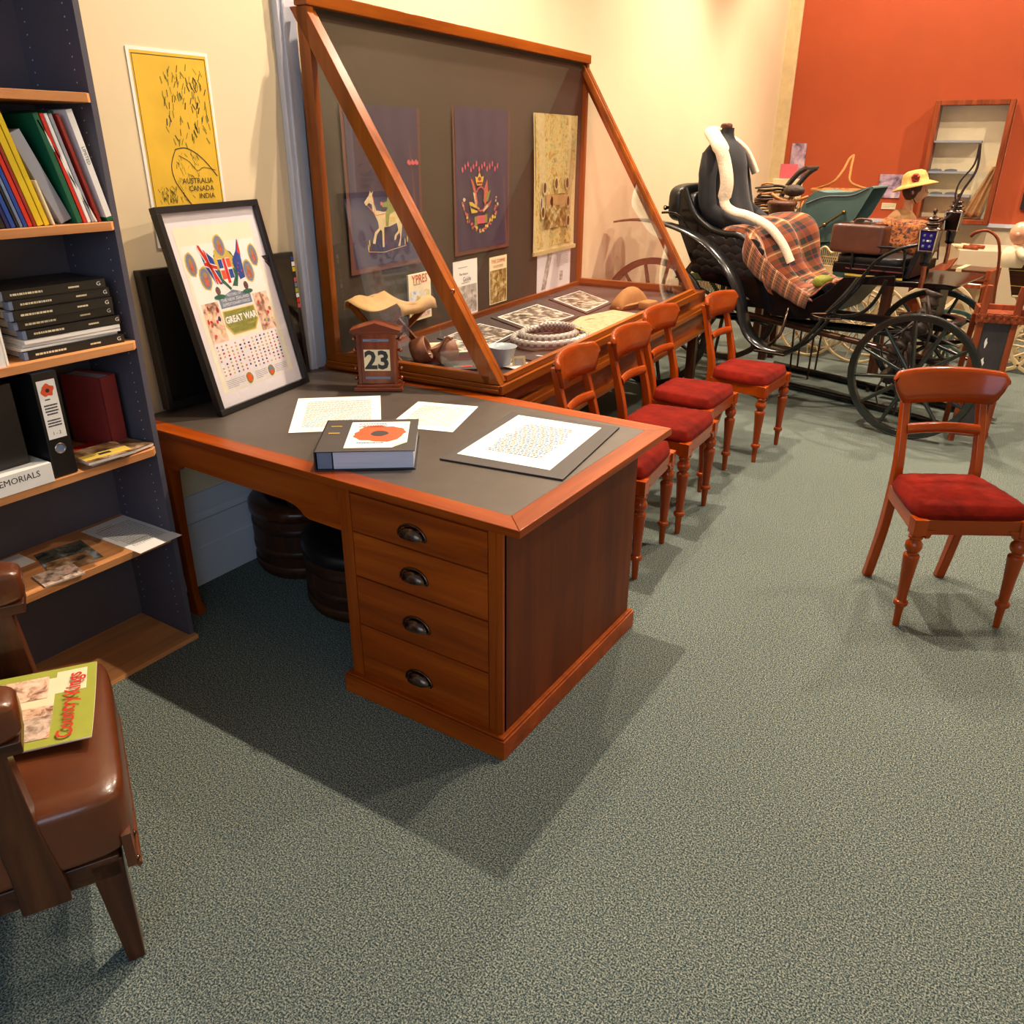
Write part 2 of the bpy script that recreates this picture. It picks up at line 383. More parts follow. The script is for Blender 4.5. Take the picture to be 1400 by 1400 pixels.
def tag(o, label, cat, group=None, kind=None):
    o['label'] = label
    if cat: o['category'] = cat
    if group: o['group'] = group
    if kind: o['kind'] = kind
    return o
def thing(name, label, cat, loc=(0, 0, 0), rotz=0, group=None):
    o = bpy.data.objects.new(name, None); COL.objects.link(o); o.empty_display_size = .1
    o.location = loc; o.rotation_euler = (0, 0, rotz)
    return tag(o, label, cat, group)
def struct(mb, name, **k):
    o = mb.build(name, **k); o['kind'] = 'structure'; return o
def copy_tree(o, parent=None):
    c = o.copy(); COL.objects.link(c); c.parent = parent
    for ch in list(o.children): copy_tree(ch, c)
    return c
def smooth_path(pts, k=6, closed=False):
    P = [Vector(p) for p in pts]; out = []; n = len(P)
    rng = range(n if closed else n - 1)
    for i in rng:
        if closed: a, b, c, d = P[i - 1], P[i], P[(i + 1) % n], P[(i + 2) % n]
        else: a, b, c, d = P[max(0, i - 1)], P[i], P[i + 1], P[min(n - 1, i + 2)]
        for j in range(k):
            t = j / k
            out.append(.5 * ((2 * b) + (c - a) * t + (2 * a - 5 * b + 4 * c - d) * t * t + (3 * b - a - 3 * c + d) * t ** 3))
    if not closed: out.append(P[-1])
    return out
LK=1.0; WK=0.32; AK=60
# ---------------------------------------------------------------- camera
cam = bpy.data.cameras.new('camera'); co = bpy.data.objects.new('camera', cam); COL.objects.link(co)
cam.sensor_width = 36; cam.lens = 1110.24 / 1400 * 36; cam.clip_start = .05
r_ = (0.8408412, 0.54126412, 0.00438521); u_ = (-0.22535306, 0.34269175, 0.91201884); f_ = (-0.4921403, 0.76785124, -0.41012487)
co.matrix_world = Matrix(((r_[0], u_[0], -f_[0], 2.70269), (r_[1], u_[1], -f_[1], -1.60894), (r_[2], u_[2], -f_[2], 1.66847), (0, 0, 0, 1)))
bpy.context.scene.camera = co

# ---------------------------------------------------------------- the room
struct(MB().box(-.6, 5.6, -3.2, 9.1, -.08, 0, 'carpet'), 'floor')
struct(MB().box(-.7, 5.7, -3.2, 9.2, 4.7, 4.8, 'ceiling'), 'ceiling')
struct(MB().prism([(0, -3.2), (0, .96), (-.42, 9), (-.6, 9), (-.6, -3.2)], 0, 4.7, 'z', 'wall'), 'wall_left')
w = MB(); w.box(-.6, 5.6, 9, 9.1, .93, 4.7, 'orange_wall'); w.box(-.6, 5.6, 8.98, 9.1, 0, .9, 'plinth')
struct(w, 'wall_back')
struct(MB().box(-.42, 5.6, 8.94, 9.0, .9, .935, 'skirt'), 'trim_2')
struct(MB().box(-.43, -.27, 8.965, 8.999, .935, 4.6, 'ivory'), 'trim_3', bevel=.004)
struct(MB().box(5.5, 5.6, -3.2, 9.1, 0, 4.7, 'wall'), 'wall_right')
# tall moulded skirting under the desk
pr = [(0, 0), (.024, 0), (.024, .163), (.019, .167), (.019, .275), (.026, .282), (.026, .3), (.018, .31), (.021, .335), (.014, .348), (.014, .37), (.008, .388), (0, .39)]
sk = MB()
X = Matrix(((1, 0, 0, 0), (0, 0, 1, 0), (0, 1, 0, 0), (0, 0, 0, 1)))
sk.prism([(a, b) for a, b in pr], -3.2, .905, 'y', 'skirt')
struct(sk, 'baseboard_left', bevel=.002)
struct(MB().box(0, .03, .905, 1.0, 0, 2.9, 'skirt').box(0, .038, .925, .94, 0, 2.9, 'skirt'), 'trim_1', bevel=.004)

# ---------------------------------------------------------------- lights: ceiling track spots
def spot(loc, tgt, power, col, size=R(120), rad=.035, blend=.5):
    l = bpy.data.lights.new('track_light', 'SPOT'); l.energy = power; l.color = col
    l.spot_size = size; l.spot_blend = blend; l.shadow_soft_size = rad
    o = bpy.data.objects.new('track_light', l); COL.objects.link(o); o.location = loc
    d = Vector(tgt) - Vector(loc); o.rotation_euler = d.to_track_quat('-Z', 'Y').to_euler()
WARM = (1, .83, .64)
SP = [((.70, 1.9, 4.5), (1.0, .9, 0), 720), ((2.3, 1.9, 4.5), (1.3, .0, .3), 330), ((.25, 5.0, 4.5), (.7, 3.8, .6), 640),
      ((3.7, 3.4, 4.5), (2.8, 2.4, 0), 300), ((2.2, 5.6, 4.5), (1.9, 5.6, 1), 640), ((4.0, 6.5, 4.5), (2.6, 7.6, 1), 420), ((.9, 7.4, 4.5), (.9, 8.6, 1.3), 300)]
for a, t, e in SP: spot(a, t, e * LK, WARM)
# the lamps' housings on their track
for i, (a, t, e) in enumerate(SP):
    pass
wd = bpy.data.worlds.new('w'); bpy.context.scene.world = wd; wd.use_nodes = True
wd.node_tree.nodes['Background'].inputs[0].default_value = (.6, .78, 1, 1)
wd.node_tree.nodes['Background'].inputs[1].default_value = WK
# daylight from the windows behind the photographer
al = bpy.data.lights.new('window_light', 'AREA'); al.energy = AK; al.color = (.6, .78, 1); al.shape = 'RECTANGLE'; al.size = 3.4; al.size_y = 2
ao = bpy.data.objects.new('window_light', al); COL.objects.link(ao); ao.location = (3.6, -3.6, 2.3)
ao.rotation_euler = (Vector((1.4, 1.2, .5)) - Vector((3.6, -3.6, 2.3))).to_track_quat('-Z', 'Y').to_euler()
# ---------------------------------------------------------------- pedestal desk
DX0, DX1, DY0, DY1, DZ = .02, 1.695, 0., 1.015, .76
desk = thing('pedestal_desk', 'large cedar pedestal desk with black leather inset top and four drawers', 'desk', (0, 0, 0))
b = .072; t = .735
top = MB()
top.prism([(DX0, DY0), (DX1, DY0), (DX1 - b, DY0 + b), (DX0, DY0 + b)], t, DZ, 'z', 'cedar_x')
top.prism([(DX0, DY1), (DX1, DY1), (DX1 - b, DY1 - b), (DX0, DY1 - b)], t, DZ, 'z', 'cedar_x')
top.prism([(DX1, DY0), (DX1, DY1), (DX1 - b, DY1 - b), (DX1 - b, DY0 + b)], t, DZ, 'z', 'cedar_y')
top.build('desk_top', desk, bevel=.003)
MB().box(DX0, DX1 - b, DY0 + b, DY1 - b, t, DZ - .0012, 'leather_top').build('leather_inset', desk)
PX0, PX1, PY0, PY1 = 1.045, 1.64, .0, .86
bd = MB()
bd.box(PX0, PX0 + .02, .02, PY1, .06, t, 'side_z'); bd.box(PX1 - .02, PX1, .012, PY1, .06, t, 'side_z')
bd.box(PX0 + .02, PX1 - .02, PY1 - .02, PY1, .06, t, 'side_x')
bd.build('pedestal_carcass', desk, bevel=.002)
st = MB(); st.box(PX0, PX0 + .045, .004, .024, .06, t, 'cedar_z'); st.box(PX1 - .022, PX1, .004, .024, .06, t, 'cedar_z')
st.box(PX1 - .05, PX1 - .022, .008, .024, .06, t, 'cedar_z')
for z in (.732, .604, .45, .275, .062): st.box(PX0 + .045, PX1 - .05, .012, .024, z - .006, min(t, z + .006), 'cedar_x')
st.build('pedestal_frame', desk, bevel=.0015)
zs = [(.6, .728), (.446, .6), (.271, .446), (.064, .271)]
for i, (a, c) in enumerate(zs):
    d = MB().box(PX0 + .047, PX1 - .052, .006, .3, a + .0025, c - .0025, 'cedar_x').build('drawer', desk, bevel=.0015)
    hz = (.657, .516, .349, .155)[i]; h = MB()
    n = 14
    def cup(u, v, hz=hz):
        th = math.pi * u; ph = v * math.pi / 2
        rr = math.sin(ph) if v < .999 else 1
        return (1.327 - math.cos(th) * .044 * math.sin(ph) ** .8, .004 - .024 * math.cos(ph), hz - .014 + math.sin(th) * .032 * math.sin(ph) ** .8)
    h.grid(cup, 16, 8, 'dark_metal')
    h.tube([(1.327 - math.cos(math.pi * k / 16) * .051, .003, hz - .014 + math.sin(math.pi * k / 16) * .038) for k in range(17)], .0035, 'dark_metal', 6)
    h.box(1.276, 1.378, -.001, .006, hz - .018, hz - .011, 'dark_metal')
    h.box(1.296, 1.358, -.0005, .006, hz - .004, hz + .014, 'copper')
    h.build('drawer_pull', d)
pl = MB(); o = .02
pl.prism([(PX0 - o, PY0 - o), (PX1 + o, PY0 - o), (PX1 + o, PY1 + o), (PX0 - o, PY1 + o)], 0, .066, 'z', 'cedar_x')
pl.prism([(PX0 - o + .006, PY0 - o + .006), (PX1 + o - .006, PY0 - o + .006), (PX1 + o - .006, PY1 + o - .006), (PX0 - o + .006, PY1 + o - .006)], .066, .074, 'z', 'cedar_x')
pl.build('plinth', desk, bevel=.003)
ap = MB()
ap.prism([(.13, .735), (.13, .612), (.25, .612), (.262, .618), (.272, .632), (.30, .638), (.80, .63), (.84, .622), (.862, .612), (.878, .595), (.9, .588), (PX0, .585), (PX0, .735)], .012, .034, 'y', 'cedar_x')
ap.build('apron', desk, bevel=.0015)
MB().box(.13, PX0, .97, .99, .62, t, 'cedar_x').build('apron', desk)
MB().box(.13, .15, .03, .98, .62, t, 'cedar_y').build('apron', desk)
for y in (.012, .94):
    lg = MB(); n = 10
    for k in range(n):
        z1 = t - .02 - (t - .02) * k / n; z0 = t - .02 - (t - .02) * (k + 1) / n
    prof = [(t, .046, 0), (.61, .046, 0), (.56, .042, .0), (.4, .034, .004), (.2, .028, .01), (.08, .024, .016), (.045, .027, .02), (.02, .036, .024), (0, .034, .024)]
    vs = []; fs = []
    for z, w_, dx in prof:
        cx = .165 + dx; cy = y + .024
        vs += [(cx - w_ / 1.3, cy - w_ / 2, z), (cx + w_ / 1.3, cy - w_ / 2, z), (cx + w_ / 1.3, cy + w_ / 2, z), (cx - w_ / 1.3, cy + w_ / 2, z)]
    for i in range(len(prof) - 1):
        for k in range(4): l = (k + 1) % 4; fs.append((i * 4 + k, i * 4 + l, i * 4 + 4 + l, i * 4 + 4 + k))
    fs += [(0, 1, 2, 3), tuple(range(len(vs) - 4, len(vs)))[::-1]]
    lg.add(vs, fs, 'cedar_z', smooth=False); lg.build('leg', desk, bevel=.002)

# ---------------------------------------------------------------- things on the desk
# black television leaning by the wall
tv = thing('television', 'black flat television standing behind the white framed print', 'television', (.075, .14, DZ), 0)
tw, th = .70, .50
Xt = frame((0, 0, .012), (0.02, 1, 0), (-.07, 0, 1))
MB().box(0, tw, 0, th, -.04, 0, 'black', Xt).build('casing', tv, bevel=.003)
MB().box(.022, tw - .022, .03, th - .022, 0, .0012, 'screen', Xt).build('screen', tv)
s = MB(); cs = ['blue', 'white', 'yellow', 'black', 'thread_pink', 'tab_grey', 'lime', 'white', 'red', 'thread_pink']
for i, c in enumerate(cs): s.rect(tw - .018, th - .035 - i * .021, tw - .003, th - .018 - i * .021, c, Xt, .0013)
s.build('feature_sticker', tv)
MB().box(.2, .5, -.012, .0, -.1, .02, 'black_gloss', Xt).build('stand_foot', tv)
# leaning framed print
fp = thing('framed_print', 'black framed colour print with white mount leaning on the desk', 'picture', (.262, .222, DZ))
bx = Vector((.17 - .262, .747 - .222, 0)); W = .535; H = .735
nx = bx.normalized(); lean = R(13); out = Vector((nx.y, -nx.x, 0))
up = Vector((0, 0, 1)) * math.cos(lean) - out * math.sin(lean)
Xf = frame((0, 0, 0), nx, up)
f = MB(); k = .022
for a in ((0, W, 0, k), (0, W, H - k, H), (0, k, k, H - k), (W - k, W, k, H - k)): f.box(*a, -.022, .006, 'black', Xf)
f.build('frame', fp, bevel=.0015)
MB().box(k, W - k, k, H - k, -.018, -.012, 'mat_board', Xf).build('mount', fp)
p = MB(); m0 = .062
p.rect(m0, .072, W - m0, H - .072, 'aged_print', Xf, -.0115)
z = -.0112; x0, x1 = m0 + .012, W - m0 - .012
pw = x1 - x0
p.rect(x0, .36, x1, .60, 'white', Xf, z)
# upper emblem: arch of portraits, two crossed flags, shield
z2 = -.0109; z3 = -.0106; z4 = -.0103
for cx, cy, sx_, sy_ in ((.10, .535, .03, .05), (.15, .48, .034, .05), (.435, .535, .03, .05), (.385, .48, .034, .05), (.267, .585, .034, .048)):
    p.blob(cx, cy, sx_ * .88, sy_ * .88, 'thread_yellow', Xf, z2, 14, .06, 3); p.blob(cx, cy, sx_ * .72, sy_ * .76, 'tab_grey', Xf, z3, 14)
    p.blob(cx, cy - .008, sx_ * .4, sy_ * .42, 'thread_rust', Xf, z4, 10); p.blob(cx, cy + .012, sx_ * .3, sy_ * .22, 'khaki', Xf, z4 + .0002, 10)
p.blob(.267, .505, .06, .075, 'green', Xf, z2 + .0001, 18, .15, 5); p.blob(.267, .535, .05, .05, 'thread_yellow', Xf, z2 + .0002, 18, .2, 6)
p.flat([(.235, .54), (.30, .54), (.302, .47), (.267, .43), (.233, .47)], 'white', Xf, z3)
for cx, cy, c in ((.245, .522, 'blue'), (.289, .522, 'orange_poppy'), (.247, .482, 'orange_poppy'), (.288, .482, 'blue')): p.rect(cx - .011, cy - .016, cx + .011, cy + .016, c, Xf, z4)
p.rect(.259, .45, .274, .54, 'red', Xf, z4)
p.flat([(.155, .60), (.215, .545), (.225, .45), (.195, .455), (.165, .52)], 'blue', Xf, z4)
for a, b_, wd_ in (((.158, .595), (.215, .455), .012), ((.165, .53), (.222, .51), .012), ((.18, .575), (.20, .455), .007)):
    for cc, ww in (('white', wd_ * 1.6), ('red', wd_)):
        d = Vector((b_[0] - a[0], b_[1] - a[1])).normalized(); n_ = Vector((-d.y, d.x)) * ww / 2
        p.flat([(a[0] + n_.x, a[1] + n_.y), (b_[0] + n_.x, b_[1] + n_.y), (b_[0] - n_.x, b_[1] - n_.y), (a[0] - n_.x, a[1] - n_.y)], cc, Xf, z4 + (.0002 if cc == 'white' else .0004))
p.flat([(.37, .605), (.355, .46), (.325, .455), (.312, .53), (.345, .56)], 'blue', Xf, z4)
p.flat([(.372, .60), (.366, .54), (.350, .555)], 'red', Xf, z4 + .0002)
for cx, cy in ((.33, .50), (.345, .485), (.338, .515), (.325, .48)): p.blob(cx, cy, .004, .004, 'red', Xf, z4 + .0002, 6)
for cx in (.19, .345): p.blob(cx, .43, .028, .024, 'white', Xf, z4, 12); p.blob(cx, .43, .013, .016, 'brown_trim', Xf, z4 + .0002, 12); p.blob(cx, .408, .03, .009, 'green', Xf, z4 + .0003, 12)
p.flat([(.18, .365), (.18, .40), (.267, .425), (.355, .40), (.355, .365)], 'tab_grey', Xf, z3)
tx = lambda s_, x, y, h, c, sx=1: p.text(s_, h, c, Xf @ T(x, y, z4 + .0006), sx=sx)
tx('RECORD OF', .267, .408, .014, 'white'); tx('THE NEW ZEALAND', .267, .392, .016, 'white', 1.05); tx('EXPEDITIONARY FORCE', .267, .376, .015, 'white', .92)
p.flat([(.18, .355), (.355, .355), (.36, .30), (.33, .265), (.205, .265), (.175, .30)], 'thread_yellow', Xf, z3)
p.flat([(.186, .352), (.349, .352), (.353, .303), (.327, .270), (.208, .270), (.182, .303)], 'thread_green', Xf, z4)
tx('IN THE', .267, .344, .010, 'thread_yellow'); p.text('GREAT WAR', .034, 'white', Xf @ T(.267, .320, z4 + .001), sx=.9, bold=.0012)
tx('AUGUST 1914', .215, .293, .010, 'thread_yellow', .8); tx('NOVEMBER 1918', .32, .293, .010, 'thread_yellow', .8)
rd = random.Random(4)
pc = ['red', 'thread_rust', 'dark_red', 'tab_grey', 'navy', 'thread_yellow']
for sx0, sx1 in ((.085, .17), (.365, .45)):
    p.rect(sx0, .25, sx1, .395, 'peach', Xf, z2)
    for q in range(11): p.blob(rd.uniform(sx0 + .01, sx1 - .01), rd.uniform(.265, .385), rd.uniform(.005, .01), rd.uniform(.005, .012), rd.choice(pc), Xf, z3, 5, .3, q)
p.rect(.085, .155, .45, .248, 'white', Xf, z2)
p.rect(.085, .12, .45, .25, 'mat_board', Xf, z2 + .0001)
bc = ['thread_yellow', 'thread_yellow', 'canvas', 'thread_yellow', 'canvas', 'ink', 'red', 'navy', 'thread_rust']
for i in range(15):
    for j in range(9):
        if rd.random() < .08: continue
        p.blob(.097 + i * .0242, .132 + j * .0131, .0055, .0042, rd.choice(bc), Xf, z3, 6, .25, i * 9 + j)
p.rect(.085, .078, .45, .118, 'mat_board', Xf, z2)
p.lines(.09, .082, .19, .114, 5, 'grey_ink', Xf, z3); p.lines(.25, .082, .32, .114, 5, 'grey_ink', Xf, z3, seed=3); p.lines(.37, .082, .445, .114, 5, 'grey_ink', Xf, z3, seed=4)
for cx in (.215, .345): p.blob(cx, .098, .019, .021, 'thread_green', Xf, z3, 12, .1); p.blob(cx, .098, .013, .016, 'orange_poppy' if cx < .3 else 'tab_grey', Xf, z4, 12)
p.blob(.345, .09, .011, .009, 'orange_poppy', Xf, z4 + .0002, 10)
p.build('print', fp)
MB().box(k, W - k, k, H - k, -.003, -.0015, 'glass', Xf).build('glazing', fp)
q = MB(); base = Xf @ Vector((W / 2, H * .62, -.025))
q.bar(base, (base.x - out.x * .16, base.y - out.y * .16, .004), .05, .004, 'black'); q.build('easel_strut', fp)

# wooden perpetual calendar
cl = thing('perpetual_calendar', 'small wooden desk calendar with a pediment top showing 23', 'calendar', (.487, .838, DZ), R(34))
c = MB(); w2, d2 = .072, .035
MB().box(-.098, .098, -.052, .052, 0, .016, 'mahog_x').box(-.09, .09, -.045, .045, .016, .028, 'mahog_x').build('base', cl, bevel=.003)
c.box(-w2, w2, -d2, d2, .028, .235, 'mahog_z'); c.box(-w2 - .006, -w2 + .008, -d2 - .004, d2, .028, .235, 'mahog_z'); c.box(w2 - .008, w2 + .006, -d2 - .004, d2, .028, .235, 'mahog_z')
c.build('case', cl, bevel=.002)
r = MB(); r.prism([(-.1, .235), (.1, .235), (.1, .247), (0, .276), (-.1, .247)], -.05, .045, 'y', 'mahog_x'); r.prism([(-.09, .228), (.09, .228), (.09, .236), (-.09, .236)], -.044, .04, 'y', 'mahog_x')
r.build('pediment', cl, bevel=.002)
Xc = frame((0, -d2 - .0003, 0), (1, 0, 0), (0, 0, 1))
n_ = MB(); n_.rect(-.052, .082, .052, .168, 'cream_paper', Xc, .0004); n_.text('23', .1, 'grey_ink', Xc @ T(0, .122, .0007), sx=1.0, bold=.004); n_.text('23', .1, 'ink', Xc @ T(0, .122, .0008), sx=1.0, bold=.003)
n_.build('date_card', cl)
n_ = MB(); n_.rect(-.052, .2, .05, .21, 'tab_grey', Xc, .0004); n_.lines(-.02, .202, .025, .208, 1, 'ink', Xc, .0006); n_.build('day_slot', cl)
n_ = MB(); n_.rect(-.05, .048, .05, .058, 'tab_grey', Xc, .0004); n_.build('month_slot', cl)
for z_ in (.205, .16, .085, .045):
    for s_ in (-1, 1): MB().lathe([(.003, 0), (.004, .008), (.008, .011), (.009, .016), (.005, .021), (.001, .022)], 'copper', 10, T(s_ * (w2 + .005), -.005, z_) @ RY(s_ * math.pi / 2)).build('knob', cl)

def sheet(name, label, pts, z, mat='white', cat='paper', group=None, rows=18, margin=.12, ink='grey_ink', centre=False, th=.0006):
    cx = sum(p[0] for p in pts) / 4; cy = sum(p[1] for p in pts) / 4
    m = MB(); m.prism([(p[0] - cx, p[1] - cy) for p in pts], 0, th, 'z', mat)
    a, b_, c_, d_ = [Vector((p[0] - cx, p[1] - cy, 0)) for p in pts]  # a bottom-left, b bottom-right, c top-right, d top-left
    X = frame((a.x, a.y, th + .0002), b_ - a, d_ - a); w_ = (b_ - a).length; h_ = (d_ - a).length
    if rows: m.lines(w_ * margin, h_ * margin, w_ * (1 - margin), h_ * (1 - margin), rows, ink, X, th=.5, seed=rows, centre=centre)
    return tag(m.build(name, loc=(cx, cy, z)), label, cat, group)
sheet('typed_page', 'typed white page flat on the desk behind the poppy binder', [(.603, .227), (.844, .437), (.561, .755), (.32, .545)], DZ, rows=20)
sheet('typed_page', 'typed white page flat on the desk between binder and case', [(.839, .475), (1.073, .548), (.972, .848), (.738, .775)], DZ, rows=18)
mb = MB(); mb.prism([(-.21, -.275), (.21, -.275), (.21, .275), (-.21, .275)], 0, .005, 'z', 'mount_dark')
tag(mb.build('mount_board', loc=(1.37, .608, DZ), rotz=R(8.1)), 'dark mount board under the printed sheet on the desk corner', 'board')
sheet('printed_sheet', 'white printed notice lying on the dark mount board', [(1.223, .370), (1.547, .409), (1.491, .863), (1.167, .828)], DZ + .0052, rows=22, margin=.16, ink='ink', centre=True)
# poppy binder
bn = thing('ring_binder', 'thick black ring binder with poppy cover lying on the desk', 'binder', (.945, .018, DZ), R(36.5))
bw, bh, bt = .305, .315, .062
MB().box(0, bw, 0, bh, 0, .003, 'black').box(0, bw, 0, bh, bt - .003, bt, 'mount_dark').box(-.002, .003, 0, bh, 0, bt, 'black').build('cover', bn, bevel=.001)
MB().box(.055, bw - .006, .006, bh - .01, .004, bt - .0035, 'page_edge').build('pages', bn)
MB().box(.006, .05, .008, bh - .012, .004, bt - .006, 'tab_grey').build('spine_lining', bn)
rg = MB()
for y in (.012, .1, .21, .3): rg.tube([(.03 + .02 * math.cos(a), y, .04 + .014 * math.sin(a)) for a in [2 * math.pi * k / 14 for k in range(14)]], .0022, 'chrome', 6, closed=True)
rg.build('rings', bn)
cv = MB(); Xb = T(0, 0, bt + .0003)
cv.flat([(.085, .03), (.235, .03), (.277, .075), (.277, .285), (.085, .285)], 'white', Xb)
rd = random.Random(2)
cx, cy = .185, .165
cv.flat([(cx + (.074 + .012 * abs(math.sin(2 * a + .6)) + .003 * math.sin(13 * a)) * math.cos(a), cy + (.072 + .014 * abs(math.sin(2 * a + .6)) + .003 * math.sin(11 * a + 2)) * math.sin(a)) for a in [2 * math.pi * k / 56 for k in range(56)]], 'orange_poppy', Xb, .0003)
cv.blob(cx, cy, .028, .028, 'poppy_centre', Xb, .0006, 14, .1)
for i, y in enumerate((.262, .245, .232, .075)): cv.lines(.11 + .01 * (i % 2), y - .004, .26, y + .004, 1, 'ink', Xb, .0009, .8, seed=i)
cv.flat([(.235, .03), (.277, .075), (.243, .066)], 'cream_paper', Xb, .0012)
cv.lines(.02, .24, .08, .248, 1, 'thread_yellow', Xb, .0006, .8); cv.lines(.02, .17, .08, .178, 1, 'thread_yellow', Xb, .0006, .8, seed=5)
cv.build('cover_sheet', bn)

# yellow poster on the wall
ps = MB(); Xp = frame((.003, .268, 1.345), (0, 1, 0), (0, 0, 1))
ps.box(-.012, .31, -.012, .62, -.002, 0, 'white', Xp); ps.rect(0, 0, .30, .61, 'yellow_poster', Xp, .0005)
fr = [(.006, .006), (.294, .006), (.294, .6), (.006, .6)]
for i in range(4):
    a, b_ = fr[i], fr[(i + 1) % 4]; ps.rect(min(a[0], b_[0]) - .001, min(a[1], b_[1]) - .001, max(a[0], b_[0]) + .001, max(a[1], b_[1]) + .001, 'ink', Xp, .001)
rd = random.Random(21)
def stroke(pts, w=.0014, mat='ink'):
    P_ = smooth_path([(a, b_, 0) for a, b_ in pts], 5)
    for a, b_ in zip(P_, P_[1:]): ps.bar((a.x, a.y, .0012), (b_.x, b_.y, .0012), w, .0003, mat, X=Xp)
stroke([(.12, .31), (.095, .26), (.10, .21), (.13, .16), (.16, .12)], .003); stroke([(.12, .31), (.16, .315), (.20, .30), (.24, .27), (.285, .22)], .003)
stroke([(.13, .29), (.17, .27), (.2, .24), (.23, .25), (.28, .24)], .002)
for k in range(60):
    x = rd.uniform(.11, .22); y = rd.uniform(.14, .30) if x < .17 else rd.uniform(.22, .31); stroke([(x, y), (x + rd.uniform(-.006, .012), y - rd.uniform(.005, .02))], .001, 'thread_green' if k % 3 else 'ink')
for k in range(110):
    x = rd.uniform(.10, .285); y = rd.uniform(.31, .56); a = rd.uniform(1.1, 2.2)
    stroke([(x, y), (x + .022 * math.cos(a), y + .022 * math.sin(a))], rd.uniform(.0012, .004), 'ink' if k % 2 else 'thread_green')
for k in range(60):
    x = rd.uniform(.03, .1); y = rd.uniform(.13, .18); stroke([(x, y), (x + rd.uniform(-.01, .01), y + .012)], .0012, 'ink' if k % 2 else 'thread_green')
for i, s_ in enumerate(('AUSTRALIA', 'CANADA', 'INDIA')): ps.text(s_, .026, 'ink', Xp @ T(.262, .205 - i * .026, .002), align='RIGHT')
ps.text('THE', .02, 'ink', Xp @ T(.03, .06, .002), align='LEFT'); ps.lines(.03, .03, .16, .05, 1, 'ink', Xp, .002)
tag(ps.build('wall_poster'), 'yellow poster with black drawing pinned to the cream wall', 'poster')

# ---------------------------------------------------------------- tubs stored under the desk
def tub(label, loc, rx, ry, h, lidmat):
    t_ = thing('coopered_tub', label, 'tub', loc, R(-20), 'oval tubs stored under the desk')
    b_ = MB()
    b_.lathe([(.9, 0), (.96, .01), (1.0, h * .5), (1.0, h)], 'tub_z', 36, sx=rx, sy=ry)
    b_.build('staves', t_)
    for z_ in (.03, h * .38, h * .75):
        MB().lathe([(.985, z_), (1.012, z_ + .002), (1.012, z_ + .030), (.985, z_ + .032)], 'tub_x', 36, sx=rx, sy=ry, cap=False).build('hoop', t_)
    l = MB(); l.lathe([(1.0, h), (1.05, h), (1.05, h + .035), (.98, h + .05), (.6, h + .056), (.58, h + .05), (.1, h + .052), (.001, h + .052)], lidmat, 36, sx=rx, sy=ry)
    l.build('lid', t_); return t_
tub('tall dark staved tub nearest the wall under the desk', (.20, .56, 0), .20, .17, .27, 'walnut_x')
tub('lower dark tub with pale label beside the desk pedestal', (.64, .45, 0), .22, .18, .24, 'black')
sheet('paper_label', 'grey paper label lying on the lower tub lid', [(.66, .38), (.76, .35), (.79, .47), (.68, .50)], .2985, 'grey_card', 'label', rows=4)
hb = thing('black_case', 'black oblong case lying on the tall tub under the desk', 'case', (.23, .60, .327), R(-28))
MB().box(-.17, .17, -.1, .1, 0, .13, 'black_leather').build('body', hb, bevel=.008)
MB().box(-.172, .172, -.102, .102, .085, .09, 'black').build('lid_seam', hb)
MB().tube([(-.04, -.106, .06), (-.04, -.125, .06), (.04, -.125, .06), (.04, -.106, .06)], .005, 'brass', 6).build('handle', hb)
# ---------------------------------------------------------------- bookcase against the left wall
bk = thing('bookcase', 'tall slate grey bookcase with oak shelves against the left wall', 'bookcase', (0, 0, 0))
YR, YL, HT = -.083, -1.0, 2.2
up_ = MB()
for a, b_ in ((YR - .018, YR), (YL, YL + .018)): up_.box(.0305, .323, a, b_, 0, HT, 'shelf_grey')
MB().box(.0305, .036, YL + .018, YR - .018, .0, HT, 'shelf_grey').build('back_panel', bk)
hl = up_
for z in [i * .032 + .1 for i in range(62)]:
    for x in (.075, .275):
        hl.lathe([(.0024, 0), (.0024, .0006)], 'hole', 6, T(x, YR - .0186, z) @ RX(math.pi / 2) @ T(0, 0, -.0003))
up_.build('side_panel', bk)
ZS = [.015, .437, .755, 1.108, 1.462, 1.80, 2.17]
for i, z in enumerate(ZS):
    m = MB(); ye = YR - .02; xe = .345
    if i == 0: m.prism([(.036, YL + .02), (xe, YL + .02), (xe, YR), (.36 - .015, YR + .001), (.323, YR + .001), (.323, ye), (.036, ye)], z - .015, z + .002, 'z', 'oak_y')
    else: m.prism([(.036, YL + .02), (xe, YL + .02), (xe, ye - .02), (xe - .02, ye), (.036, ye)], z - .024, z, 'z', 'oak_y')
    m.build('shelf', bk, bevel=.001)

